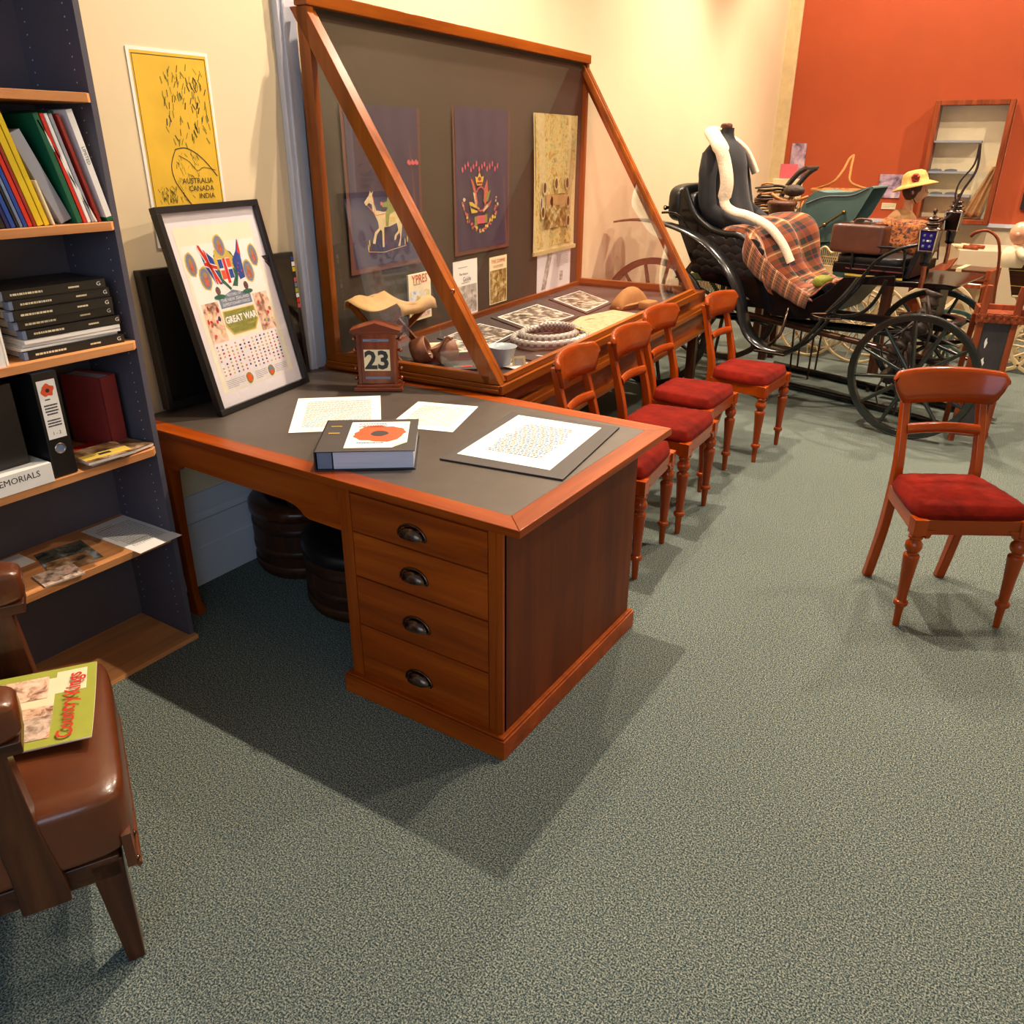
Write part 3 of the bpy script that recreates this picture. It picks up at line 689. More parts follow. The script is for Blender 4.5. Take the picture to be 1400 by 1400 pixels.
G1 = 'leaning folders on the upper shelf'
def slab(name, label, x, y, z, ang, th, h, dep, mat, cat='book', group=G1, core=None, txt=None):
    X = T(x, y, z) @ RX(ang)
    o = MB()
    if core:
        o.box(-dep, 0, 0, .002, 0, h, mat, X).box(-dep, 0, th - .002, th, 0, h, mat, X).box(-dep + .0, -dep + .002, 0, th, 0, h, mat, X)
        o.box(-dep + .002, -.004, .002, th - .002, .003, h - .003, core, X)
    else: o.box(-dep, 0, 0, th, 0, h, mat, X)
    if txt: o.text(txt, th * .75, 'ink', X @ frame((.0005, th / 2, h * .6), (0, 0, -1), (0, 1, 0)))
    return tag(o.build(name, bevel=.0012), label, cat, group)
Y = lambda u: -.425 + u * .00208
books = [(-30, -16, 'white', 13, 'white folder farthest left on the upper shelf', .30), (-15, -2, 'green', 13, 'green folder left of the black one on the upper shelf', .3),
         (0, 7, 'black', 13, 'black folder at the left of the leaning row', .3), (8, 13, 'navy', 13, 'thin navy folder beside the black folder', .3), (14, 20, 'blue', 13, 'bright blue folder left of the dark one', .3),
         (21, 24, 'black', 13, 'thin black folder between the blue folders', .3), (25, 29, 'tab_grey', 13, 'grey blue thin folder in the leaning row', .3), (30, 35, 'blue', 13, 'royal blue folder touching the red ones', .3),
         (36, 42, 'red', 13, 'wide bright red folder left of the yellow ones', .3), (43, 47, 'dark_red', 13, 'narrow darker red folder against the yellow ones', .3),
         (48, 57, 'yellow', 13, 'wide yellow folder next to the red folders', .3), (58, 65, 'yellow', 13, 'second yellow folder beside the grey slipcase', .295)]
for a, c, m, ang, lb, h in books: slab('folder', lb + ' in the grey bookcase', .32, Y(a), ZS[4], R(ang), (c - a) * .00195, h, .22, m)
slab('loose_paper', 'torn cream paper slip standing by the yellow folders', .318, Y(70), ZS[4], R(13), .006, .12, .1, 'cream_paper', 'paper')
slab('slipcase', 'broad pale grey slipcase leaning in the upper row', .30, Y(86), ZS[4], R(22), .036, .25, .22, 'grey_card', 'slipcase')
for a, c, m, ang, lb in ((104, 112, 'green', 13, 'dark green folder leaning on the grey slipcase'), (113, 118, 'red', 13, 'red spined book beside the dark green folder'), (119, 124, 'white', 13, 'white book right of the red spined one'),
                         (125, 130, 'grey_card', 13, 'pale grey book between the white ones'), (130.5, 134, 'white', 23, 'thin white book left of the crimson one'), (135, 140, 'dark_red', 13, 'crimson book near the end of the leaning row')):
    slab('book', lb + ' in the bookcase', .32, Y(a), ZS[4], R(ang), (c - a) * .0019, .29, .2, m)
slab('book', 'green backed tall book standing behind the white one', .27, Y(140) , ZS[4], R(13), .012, .3, .2, 'green')
wb = slab('book', 'white end book with green foot and black lettering by the panel', .325, Y(147), ZS[4], R(12), .018, .3, .2, 'white', txt='LIMITED')
MB_ = MB(); MB_.box(-.2, .0005, -.0005, .0185, 0, .012, 'green', T(.325, Y(147), ZS[4]) @ RX(R(12)))
MB_.build('foot_band', wb, label='green band at the foot of the spine')

# second shelf: stack of black journals
z = ZS[3]
stack = [('black', .026), ('white', .008), ('white', .009), ('white', .012), ('black', .028), ('black', .027), ('black', .029), ('black', .027), ('black', .028)]
labs = ['black journal at the very bottom of the stack', 'thin white journal just above the bottom black one', 'thin white journal in the middle of the white ones', 'white journal under the pile of black ones',
        'lowest of the five black journals on the white ones', 'second black journal above the white ones', 'middle one of the five upper black journals', 'black journal second from the top of the stack', 'topmost black journal of the stack']
for i, (m, t_) in enumerate(stack):
    dy = (0, .012, .004, .01, .0, -.012, -.026, -.018, -.04)[i]; j = thing('journal', labs[i] + ' in the bookcase', 'book', (.315 - (i % 3) * .004, -.445 + dy * .0, z), R((-1, 1, -1.5, .5, 0, 1, -.5, 1.2, -1)[i]), 'stacked journals')
    L = .30; y0 = (.005, 0, .003, .005, .012, .006, .004, .008, 0)[i] + (0 if i else .0)
    j.location.y += (.01, .0, .006, .008, .014, .004, -.004, .0, -.012)[i]
    c = MB(); c.box(-.21, 0, y0, L, 0, .0015, m).box(-.21, 0, y0, L, t_ - .0015, t_, m).box(-.0015, 0, y0, L, 0, t_, m); c.build('cover', j)
    MB().box(-.207, -.002, y0 + .004, L - .004, .0015, t_ - .0015, 'page_white').build('pages', j)
    if m == 'black':
        s = MB(); Xs = frame((.0004, y0, t_ / 2), (0, 1, 0), (0, 0, 1)); s.lines(.02, -.0035, .17, .0035, 1, 'cream_paper', Xs, 0, .8, seed=i); s.lines(.185, -.003, .24, .003, 1, 'cream_paper', Xs, 0, .8, seed=i + 9)
        s.text('G', .016, 'white', Xs @ T(.278, 0, 0), sx=1.2); s.build('spine_lettering', j)
        MB().box(-.03, .0, y0 - .012, y0 - .001, .002, t_ - .003, 'tab_grey').build('index_tab', j)
    z += t_ + .0002
wf = MB(); wf.box(.12, .335, -.62, -.505, ZS[3], ZS[3] + .16, 'white').box(.3355, .336, -.618, -.507, ZS[3] + .125, ZS[3] + .15, 'orange_poppy')
wf.lines(-.61, ZS[3] + .06, -.51, ZS[3] + .12, 4, 'ink', frame((.3362, 0, 0), (0, 1, 0), (0, 0, 1)), 0)
tag(wf.build('pamphlet_box', bevel=.002), 'white pamphlet box with red band left of the journals', 'box')
wf = MB(); wf.box(.12, .33, -.50, -.494, ZS[3], ZS[3] + .29, 'white', T(0, 0, 0)); tag(wf.build('thin_binder', bevel=.001), 'tall thin white binder standing left of the journal stack', 'binder')
wf = MB(); wf.box(.12, .31, -.62, -.512, ZS[3] + .1605, ZS[3] + .26, 'green'); tag(wf.build('green_box', bevel=.002), 'green box file above the white pamphlet box', 'box')

# third shelf
lf = thing('lever_arch_file', 'black lever arch file with poppy label standing on the third shelf', 'file', (.335, -.375, ZS[2]), R(0))
MB().box(-.28, 0, -.072, 0, .002, .318, 'black').build('cover', lf, bevel=.002)
MB().box(-.275, -.002, -.07, -.004, .318, .3185, 'tab_grey').build('page_tops', lf)
s = MB(); Xs = frame((.0006, -.072, 0), (0, 1, 0), (0, 0, 1)); s.rect(.008, .12, .062, .295, 'white', Xs, 0)
s.flat([(.035 + (.019 + .003 * math.sin(4 * a)) * math.cos(a), .265 + (.018 + .003 * math.sin(5 * a)) * math.sin(a)) for a in [2 * math.pi * k / 24 for k in range(24)]], 'orange_poppy', Xs, .0003)
s.blob(.035, .264, .006, .006, 'poppy_centre', Xs, .0006, 10)
s.lines(.022, .233, .048, .243, 1, 'ink', Xs, .0003); s.lines(.014, .19, .056, .225, 4, 'ink', Xs, .0003, .5, 3, True); s.lines(.014, .155, .056, .18, 3, 'ink', Xs, .0003, .5, 4, True)
s.text('1 - 2', .014, 'ink', Xs @ T(.035, .136, .0004)); s.build('spine_label', lf)
MB().lathe([(.0165, 0), (.0165, .002), (.0125, .002), (.0125, .0005)], 'chrome', 20, frame((.0, -.038, .088), (0, 1, 0), (0, 0, 1)), cap=False).lathe([(.0125, .0), (.0125, .0006)], 'tab_grey', 20, frame((.0, -.038, .088), (0, 1, 0), (0, 0, 1))).build('finger_ring', lf)
bx_ = MB(); bx_.box(.10, .347, -.72, -.456, ZS[2], ZS[2] + .058, 'white')
Xs = frame((.3476, -.72, ZS[2]), (0, 1, 0), (0, 0, 1)); bx_.text('MEMORIALS', .026, 'ink', Xs @ T(.158, .036, 0)); bx_.text('SOCIETY', .02, 'ink', Xs @ T(.06, .011, 0))
tag(bx_.build('label_box', bevel=.001), 'white flat box lettered MEMORIALS at the shelf front', 'box')
dk = MB(); dk.box(.06, .30, -.98, -.49, ZS[2] + .0585, ZS[2] + .30, 'black'); tag(dk.build('box_file', bevel=.003), 'large black box file behind the MEMORIALS box', 'file')
rb = thing('cloth_book', 'maroon clothbound book standing upright by the side panel', 'book', (.215, -.125, ZS[2] + .0005), R(12))
MB().box(-.17, 0, -.066, -.062, 0, .235, 'book_red').box(-.17, 0, -.004, 0, 0, .235, 'book_red').box(-.004, 0, -.066, 0, 0, .235, 'book_red').build('cover', rb, bevel=.001)
MB().box(-.168, -.004, -.062, -.004, .004, .228, 'page_edge').build('pages', rb)
def mag(label, x, y, z_, rz, w_, h_, th, mat, name='magazine', group=None, extra=None):
    m = MB(); m.box(0, w_, 0, h_, 0, th, 'page_white').box(-.0005, w_ + .0005, -.0005, h_ + .0005, th, th + .0006, mat)
    if extra: extra(m, T(0, 0, th + .0008))
    return tag(m.build(name, loc=(x, y, z_), rotz=rz), label, 'magazine', group)
mag('red covered booklet lying under the magazines on the third shelf', .14, -.34, ZS[2] + .0003, R(4), .19, .14, .006, 'red')
mag('brown magazine lying by the side panel on the third shelf', .20, -.255, ZS[2] + .0065, R(8), .15, .125, .008, 'mag_cover')
def ex(m, X): m.rect(.07, .0, .12, .15, 'thread_yellow', X); m.lines(.08, .02, .11, .13, 1, 'ink', X, .0003)
mag('yellow banded magazine on top of the shelf magazines', .215, -.335, ZS[2] + .016, R(-6), .14, .15, .008, 'mag_cover', extra=ex)

# fourth shelf
def ex2(m, X):
    m.lines(.05, .015, .26, .15, 16, 'grey_ink', X @ T(0, 0, .0002)); m.rect(.04, .03, .043, .09, 'thread_green', X, .0003); m.rect(.055, .03, .058, .09, 'thread_green', X, .0003); m.rect(.22, .04, .223, .1, 'thread_green', X, .0003)
m = MB(); m.box(0, .32, 0, .165, 0, .001, 'white'); ex2(m, T(0, 0, .0012)); tag(m.build('printed_leaflet', loc=(.062, -.272, ZS[1] + .0003), rotz=R(2)), 'white printed sheet overhanging the lowest oak shelf', 'paper')
m = MB(); m.prism([(0, 0), (.16, -.04), (.2, .12), (.02, .15)], 0, .001, 'z', 'leaflet'); tag(m.build('folded_leaflet', loc=(.10, -.46, ZS[1] + .0005)), 'glossy folded leaflet lying on the lowest oak shelf', 'leaflet')
m = MB(); m.prism([(0, 0), (.1, -.05), (.12, .1), (.03, .12)], 0, .001, 'z', 'mag_cover'); tag(m.build('folded_leaflet', loc=(.19, -.47, ZS[1] + .0018)), 'dark yellow tinged leaflet overlapping the glossy one', 'leaflet')
m = MB(); m.box(0, .1, 0, .09, 0, .001, 'white'); tag(m.build('loose_sheet', loc=(.05, -.57, ZS[1] + .0003)), 'plain white sheet at the back of the lowest oak shelf', 'paper')
mag('red and green booklet at the shelf edge by the armrest', .245, -.545, ZS[1] + .0005, R(-8), .1, .12, .004, 'red_flowers')

# ---------------------------------------------------------------- brown leather armchair (front left)
ac = thing('leather_armchair', 'brown leather armchair with padded arms at the lower left', 'armchair', (.975, -1.08, 0), R(-29))
def pad(x0, x1, y0, y1, z0, z1, mat, e=.3, n=14, crown=0):
    cx, cy, cz = (x0 + x1) / 2, (y0 + y1) / 2, (z0 + z1) / 2; a, b_, c = (x1 - x0) / 2, (y1 - y0) / 2, (z1 - z0) / 2
    sg = lambda v, p: math.copysign(abs(v) ** p, v)
    m = MB()
    def fn(u, v):
        th = 2 * math.pi * u; ph = math.pi * (v - .5)
        X_ = cx + a * sg(math.cos(ph), e) * sg(math.cos(th), e); Y_ = cy + b_ * sg(math.cos(ph), e) * sg(math.sin(th), e); Z_ = cz + c * sg(math.sin(ph), e)
        if crown and Z_ > cz: Z_ += crown * (1 - ((X_ - cx) / a) ** 2) * (1 - ((Y_ - cy) / b_) ** 2)
        return (X_, Y_, Z_)
    m.grid(fn, n * 4, n * 2, mat); return m
s = pad(-.285, .285, -.27, .29, .31, .478, 'brown_leather', .22, 14, .022)
s.build('seat', ac)
v = MB(); v.box(-.275, .275, .26, .28, .27, .36, 'brown_leather').tube([(-.275, .283, .272), (.275, .283, .272)], .006, 'brown_leather', 8)
v.build('leather_apron', ac, bevel=.006)
sd = MB()
for i in range(8): sd.ball((-.27 + i * .077, .281, .285), .006, 'dark_metal', 8)
sd.build('upholstery_studs', ac)
fr_ = MB(); fr_.box(-.27, .27, -.26, .25, .255, .31, 'walnut_x'); fr_.build('seat_rail', ac, bevel=.004)
for sx_ in (-1, 1):
    x = sx_ * .278 - .01
    a = pad(x - .048, x + .048, -.30, .155, .672, .765, 'brown_leather', .35, 10); a.build('arm_pad', ac)
    w_ = MB(); w_.box(x - .045, x + .045, -.30, .148, .652, .68, 'walnut_y').build('arm_rail', ac, bevel=.004)
    w_ = MB(); w_.prism([(.04, .654), (.115, .654), (.13, .45), (.15, .30), (.15, .25), (.06, .25), (.06, .36)], x - .028, x + .022, 'x', 'walnut_z').build('arm_support', ac, bevel=.004)
    w_ = MB(); w_.prism([(.19, .3), (.255, .3), (.25, .0), (.215, .0)], sx_ * .24 - .03, sx_ * .24 + .03, 'x', 'walnut_z').build('leg', ac, bevel=.004)
    w_ = MB(); w_.prism([(-.27, .95), (-.33, .95), (-.28, .3), (-.36, .0), (-.32, .0), (-.22, .3)], sx_ * .26 - .025, sx_ * .26 + .025, 'x', 'walnut_z').build('leg', ac, bevel=.004)
pad(-.24, .24, -.36, -.27, .5, .98, 'brown_leather', .3, 10).build('backrest', ac)
# magazine on the seat
mz = thing('cover_magazine', 'old lime green illustrated booklet lying on the armchair seat', 'magazine', (.80, -1.09, .505), R(59))
Wm, Hm = .30, .31
# local x runs along the booklet's width (towards the desk side), y up the page
def curl(u, v): return (u * Wm, v * Hm, .004 + .010 * (u - .5) ** 2 * 4 * .6 + .004 * v * v)
mz.location = (1.195, -.924, .500); mz.rotation_euler.z = R(145.8)
g = MB(); g.grid(curl, 8, 8, 'page_white'); g.build('pages', mz, solid=.004)
g = MB(); cz = lambda x, y: .0065 + .006 * (x / Wm - .5) ** 2 * 4 + .004 * (y / Hm) ** 2
def onm(pts, mat, dz):
    # fan of small patches following the curl
    g.add([(x, y, cz(x, y) + dz) for x, y in pts], [tuple(range(len(pts)))], mat)
def gr(x0, y0, x1, y1, mat, dz): g.grid(lambda u, v: (x0 + u * (x1 - x0), y0 + v * (y1 - y0), cz(x0 + u * (x1 - x0), y0 + v * (y1 - y0)) + dz), 8, 8, mat)
gr(0, 0, Wm, Hm, 'lime', 0); gr(.03, .085, .265, .31, 'cream_paper', .0006); gr(.20, .02, .285, .085, 'cream_paper', .0006)
gr(.03, .085, .12, .30, 'red_flowers', .0014); gr(.19, .10, .275, .20, 'peach', .0015); gr(.12, .085, .16, .17, 'peach', .0014)
g.text('Country', .046, 'red_ink', T(.085, .052, .0165), sx=.95, bold=.001); g.text('Kings', .046, 'red_ink', T(.215, .045, .0165), sx=.95, bold=.001)
g.text('1901', .028, 'red_ink', T(.165, .21, .0145)); g.text('1981', .028, 'red_ink', T(.165, .24, .0145))
g.build('cover', mz)

# ---------------------------------------------------------------- red velvet dining chairs
def make_chair(label, loc, rz, group=None):
    t_ = thing('dining_chair', label, 'chair', loc, rz, group)
    prof = [(.0115, 0), (.0125, .012), (.015, .075), (.016, .088), (.025, .093), (.0265, .102), (.024, .110), (.017, .114), (.0175, .12), (.0215, .2), (.0285, .292), (.0295, .3), (.027, .306), (.019, .311),
            (.0185, .317), (.026, .324), (.0305, .338), (.0295, .352), (.021, .363), (.018, .368), (.026, .374), (.026, .381), (.021, .385), (.021, .39)]
    for s_ in (-1, 1):
        l = MB(); l.lathe(prof, 'chair_z', 20, T(s_ * .19, .20, 0)); l.box(s_ * .19 - .024, s_ * .19 + .024, .176, .224, .39, .452, 'chair_z')
        l.prism([(s_ * .166, .176)[:2], (s_ * .14, .205)[:2]][:0] or [(s_ * .166, .41), (s_ * .128, .41), (s_ * .145, .395), (s_ * .15, .38), (s_ * .166, .378)], .205, .222, 'y', 'chair_x')
        l.build('front_leg', t_, bevel=.0015)
        b_ = MB(); path = smooth_path([(s_ * .152, -.205, 0), (s_ * .152, -.175, .12), (s_ * .152, -.143, .28), (s_ * .152, -.132, .42), (s_ * .152, -.132, .52), (s_ * .150, -.152, .62), (s_ * .147, -.185, .74), (s_ * .144, -.215, .85)], 5)
        vs = []; fs = []
        for i, q in enumerate(path):
            k = i / (len(path) - 1); hw = .0185 - .003 * k; hd = .021 if q.z < .5 else .021 - .006 * min(1, (q.z - .5) / .3)
            if q.z < .3: hd = .017 + .004 * q.z / .3
            vs += [(q.x - hw, q.y - hd, q.z), (q.x + hw, q.y - hd, q.z), (q.x + hw, q.y + hd, q.z), (q.x - hw, q.y + hd, q.z)]
        for i in range(len(path) - 1):
            for k in range(4): j = (k + 1) % 4; fs.append((4 * i + k, 4 * i + j, 4 * i + 4 + j, 4 * i + 4 + k))
        fs += [(3, 2, 1, 0), tuple(range(len(vs) - 4, len(vs)))]
        b_.add(vs, fs, 'chair_z', smooth=False); b_.build('rear_leg', t_, bevel=.006, seg=3)
    r = MB(); r.box(-.168, .168, .196, .216, .392, .45, 'chair_x').box(-.14, .14, -.145, -.125, .392, .45, 'chair_x')
    for s_ in (-1, 1): r.prism([(s_ * .145, -.14), (s_ * .168, -.14), (s_ * .206, .18), (s_ * .186, .18)], .392, .45, 'z', 'chair_y')
    r.build('seat_rail', t_, bevel=.002)
    # drop-in velvet seat, trapezoid with a soft crown
    g = MB(); N = 26
    def fn(u, v):
        a, b_ = 2 * u - 1, 2 * v - 1
        # pull the square's corners in so the outline is a rounded trapezoid
        k = 1 - .10 * (a * a * b_ * b_) ** 2
        e = max(abs(a), abs(b_)); y = .035 + .178 * b_ * k; w_ = .172 + (y + .14) / .36 * .042
        edge = min(1, (1 - e) / .16); z = .470 + .030 * math.sqrt(max(0, 1 - (1 - edge) ** 2)) + .010 * (1 - a * a) * (1 - b_ * b_)
        return (a * k * w_, y, z + .0012 * math.sin(31 * u + 4 * math.sin(17 * v)))
    g.grid(fn, N, N, 'velvet')
    rim = [fn(i / N, 0) for i in range(N)] + [fn(1, i / N) for i in range(N)] + [fn(1 - i / N, 1) for i in range(N)] + [fn(0, 1 - i / N) for i in range(N)]
    n = len(rim); vs = [(x * (1.0 + o_), (y - .035) * (1.0 + o_) + .035, z) for o_, zz in ((0, None), (.018, .462), (.012, .451)) for (x, y, z) in [(q[0], q[1], q[2] if zz is None else zz) for q in rim]]
    fs = [(r_ * n + k, (r_ + 1) * n + k, (r_ + 1) * n + (k + 1) % n, r_ * n + (k + 1) % n) for r_ in range(2) for k in range(n)]
    g.add(vs, fs, 'velvet', smooth=True); g.build('seat', t_)
    # curved top rail
    g = MB(); hw = .216; yb = -.212
    def yc(x): return yb + .05 * (x / hw) ** 2
    nx_ = 28; out = []
    for i in range(nx_ + 1):
        x = -hw + 2 * hw * i / nx_; a = abs(x)
        zt = .904 - .010 * (x / hw) ** 2; zb = .772
        if a > .165:
            k = (a - .165) / (hw - .165); zb = .772 + .085 * k ** 1.5 if k < 1 else .862
        if a > hw - .022: k = (a - hw + .022) / .022; zt -= .02 * (1 - math.sqrt(max(0, 1 - k * k)))
        out.append((x, zt, zb))
    vs = []; fs = []
    for x, zt, zb in out:
        y = yc(x); zm = (zt - zb); lean = lambda z_: -.22 * (z_ - .84)
        ring = [(zb, -.009), (zb, .009), (zb + zm * .3, .011), (zt - .02, .012), (zt - .006, .009), (zt, .0), (zt - .006, -.012), (zt - .02, -.016), (zb + zm * .3, -.012)]
        vs += [(x, y + dy + lean(z_), z_) for z_, dy in ring]
    n = 9
    for i in range(nx_):
        for k in range(n): j = (k + 1) % n; fs.append((i * n + k, i * n + n + k, i * n + n + j, i * n + j))
    fs += [tuple(range(n)), tuple(range(len(vs) - n, len(vs)))[::-1]]
    g.add(vs, fs, 'chair_x', smooth=True); g.build('top_rail', t_)
    g = MB(); vs = []; fs = []; n = 8
    for i in range(13):
        x = -.14 + .28 * i / 12; y = -.158 + .018 * (x / .14) ** 2 - .012
        for k in range(n): a = 2 * math.pi * k / n; vs.append((x, y + .012 * math.cos(a) - .2 * .02 * math.sin(a), .672 + .021 * math.sin(a) + .004 * (1 - (x / .14) ** 2)))
    for i in range(12):
        for k in range(n): j = (k + 1) % n; fs.append((i * n + k, i * n + n + k, i * n + n + j, i * n + j))
    g.add(vs, fs, 'chair_x', smooth=True); g.build('cross_rail', t_)
    return t_
GC = 'red velvet chairs in a row before the display case'
ch = make_chair('red velvet chair standing alone at the right of the carpet', (2.563, 1.705, 0), R(-149))
for x, y, rz, lb in ((1.288, 1.39, -84, 'red velvet chair nearest the desk, half hidden by its top'), (1.28, 1.925, -88, 'red velvet chair second from the desk in the row'),
                     (1.19, 2.475, -90, 'red velvet chair third from the desk in the row'), (1.30, 3.085, -93, 'red velvet chair farthest from the desk, next to the carriage')):
    c = copy_tree(ch); c.location = (x, y, 0); c.rotation_euler.z = R(rz); c['label'] = lb; c['group'] = GC
# ---------------------------------------------------------------- sloping glass display case
CA = math.atan2(.997, -.073); CO = Vector((.96, 1.02, 0))
case = thing('display_case', 'long cedar display case with sloping glass front by the left wall', 'display case', CO, CA)
CX = Matrix.Translation(CO) @ RZ(CA)
L = 2.64; D = .885; ZB = .80; SL = .625; ZT = 2.15
yf = lambda z: SL * (z - ZB)
# base cabinet
bs = MB(); bs.box(.10, 2.98, .035, D - .02, .50, .765, 'mahog_x'); bs.build('base_cabinet', case, bevel=.003)
ml = MB()
for z0, z1, o in ((.764, .80, -.012), (.752, .764, .0), (.668, .69, .004), (.64, .668, -.006), (.632, .64, .008), (.492, .515, -.002), (.484, .492, .008)):
    x1 = 2.66 if z0 > .7 else 3.0
    ml.box(-.006 if z0 > .74 else .095, x1, o, .05, z0 if z0 != .752 else .766, z1 if z0 != .752 else .768, 'case_x')
ml.build('front_moulding', case, bevel=.003)
en = MB(); en.box(-.012, .03, .0, D, .766, .80, 'case_y').box(-.02, .004, .0, D, .772, .785, 'case_y'); en.box(2.62, 2.66, 0, D, .766, .80, 'case_y'); en.box(.03, 2.62, D - .05, D, .766, .80, 'case_x')
en.box(2.96, 3.0, .0, D - .02, .62, .69, 'case_y'); en.build('rim', case, bevel=.003)
MB().box(.03, 2.62, .05, D - .05, .768, .785, 'mount_dark').build('display_floor', case)
for x in (.14, 2.90):
    for y in (.07, D - .1): MB().box(x - .03, x + .03, y - .03, y + .03, 0, .5, 'walnut_z').build('leg', case, bevel=.003)
# end frames
for x0, x1 in ((0., .036), (2.604, 2.64)):
    e = MB()
    e.prism([(yf(.80), .80), (yf(.80) + .075, .80), (yf(ZT) + .075, ZT), (yf(ZT), ZT)], x0, x1, 'x', 'case_z')
    e.box(x0, x1, D - .055, D, .80, ZT, 'case_z'); e.box(x0, x1, .05, D - .05, .80, .835, 'case_y')
    e.build('end_frame', case, bevel=.003)
    MB().prism([(.10, .835), (D - .055, .835), (D - .055, ZT - .02), (yf(ZT) + .06, ZT - .02)], x0 + .016, x0 + .019, 'x', 'glass').build('end_glass', case)
# front glazed door: narrow stiles just inside the end frames
fd = MB()
for x0, x1 in ((.040, .062), (2.578, 2.60)):
    fd.prism([(-.006 + .012, .806), (.034 + .012, .806), (yf(ZT) + .046, ZT), (yf(ZT) + .006, ZT)], x0, x1, 'x', 'case_z')
fd.box(.062, 2.578, .004, .03, .802, .828, 'case_x')
fd.build('front_door_frame', case, bevel=.002)
MB().prism([(yf(.81) + .02, .81), (yf(.81) + .023, .81), (yf(ZT) + .023, ZT), (yf(ZT) + .02, ZT)], .062, 2.578, 'x', 'glass').build('front_glass', case)
MB().ball((.02, yf(1.12) + .02, 1.15), .011, 'copper', 10, T(-.012, 0, 0)).build('latch_knob', case)
MB().box(-.01, 2.65, yf(ZT) - .02, D, ZT, ZT + .05, 'case_x').build('case_top', case, bevel=.004)
MB().box(.036, 2.604, D - .03, D - .012, .80, ZT, 'felt').build('back_board', case)
MB().box(.036, 2.604, D - .05, D - .03, .80, .815, 'case_x').build('back_batten', case, bevel=.002)

# things pinned to the back board
XB = CX @ Matrix(((1, 0, 0, 0), (0, 0, 1, D - .031), (0, 1, 0, 0), (0, 0, 0, 1)))  # x along, y up, -z toward the glass
XB = CX @ frame((0, D - .031, 0), (1, 0, 0), (0, 0, 1))
def cloth(name, label, x0, x1, z0, z1, mat, border, rip=.004, skew=0, cat='banner'):
    o = thing(name, label, cat, CX @ Vector(((x0 + x1) / 2, D - .031, z0)), CA)
    Y0 = -.006; cx = (x0 + x1) / 2
    fn = lambda b0, dz: (lambda u, v: (x0 - cx + b0 + u * (x1 - x0 - 2 * b0) + skew * (1 - v), Y0 - dz - rip * (1 + math.sin(u * 23 + v * 3)) * .5, b0 + v * (z1 - z0 - b0)))
    MB().grid(fn(0, 0), 40, 16, border).build('border', o); MB().grid(fn(.022, .0012), 40, 16, mat).build('cloth', o)
    X = frame((-cx, Y0 - rip - .0035, -z0), (1, 0, 0), (0, 0, 1)); return o, X
o, X = cloth('embroidered_banner', 'purple banner embroidered with a donkey and rider in the case', .165, .735, 1.145, 1.83, 'purple', 'brown_trim', skew=.0)
dn = [(0.279, 1.443), (0.292, 1.428), (0.312, 1.44), (0.333, 1.432), (0.334, 1.408), (0.371, 1.357), (0.375, 1.33), (0.343, 1.314), (0.323, 1.268), (0.341, 1.264), (0.357, 1.304), (0.386, 1.324), (0.397, 1.314), (0.394, 1.246), (0.407, 1.245), (0.413, 1.331), (0.454, 1.331), (0.512, 1.343), (0.521, 1.31), (0.49, 1.289), (0.487, 1.268), (0.497, 1.269), (0.507, 1.287), (0.532, 1.299), (0.534, 1.276), (0.514, 1.24), (0.531, 1.238), (0.548, 1.303), (0.554, 1.34), (0.571, 1.371), (0.553, 1.391), (0.517, 1.4), (0.413, 1.397), (0.361, 1.406), (0.343, 1.451), (0.339, 1.471), (0.347, 1.488), (0.331, 1.478), (0.326, 1.49), (0.316, 1.472)]
rdr = [(0.453, 1.475), (0.47, 1.50), (0.50, 1.50), (0.511, 1.461), (0.504, 1.426), (0.507, 1.398), (0.459, 1.383), (0.446, 1.333), (0.427, 1.335), (0.428, 1.385), (0.447, 1.415), (0.408, 1.417), (0.402, 1.435), (0.445, 1.44)]
e = MB(); sh = lambda P: [(x + .0, z) for x, z in P]
e.flat(sh(dn), 'thread_cream', X); e.flat(sh(rdr), 'thread_green', X, .0006); e.blob(.485, 1.515, .016, .018, 'thread_rust', X, .0006); e.blob(.487, 1.53, .03, .008, 'thread_green', X, .0008)
e.rect(.46, 1.352, .50, 1.372, 'thread_yellow', X, .0008); e.rect(.395, 1.425, .408, 1.44, 'thread_pink', X, .0008)
for a, b_ in (((.345, 1.465), (.35, 1.40)), ((.30, 1.43), (.36, 1.385)), ((.36, 1.385), (.44, 1.39))):
    e.bar((a[0], a[1], 0), (b_[0], b_[1], 0), .003, .001, 'thread_pink', X=X)
for x, z in ((.29, 1.25), (.30, 1.27), (.57, 1.255), (.59, 1.265)): e.blob(x, z, .004, .016, 'thread_yellow', X, .0003, 8)
e.bar((.29, 1.235, 0), (.40, 1.222, 0), .0018, .001, 'thread_cream', X=X); e.bar((.40, 1.222, 0), (.58, 1.238, 0), .0018, .001, 'thread_cream', X=X)
for x in (.66, .69, .63): e.blob(x, 1.60, .014, .012, 'thread_pink', X, .0003, 8, .3, 2)
e.build('embroidery', o)
o, X = cloth('embroidered_banner', 'purple banner embroidered with flags crown and flowers in the case', 1.02, 1.615, 1.138, 1.85, 'purple', 'brown_trim')
e = MB()
for a in range(26):
    t = 2 * math.pi * a / 26; e.blob(1.281 + .054 * math.cos(t), 1.412 + .060 * math.sin(t), .006, .006, 'thread_pink', X, .001, 6)
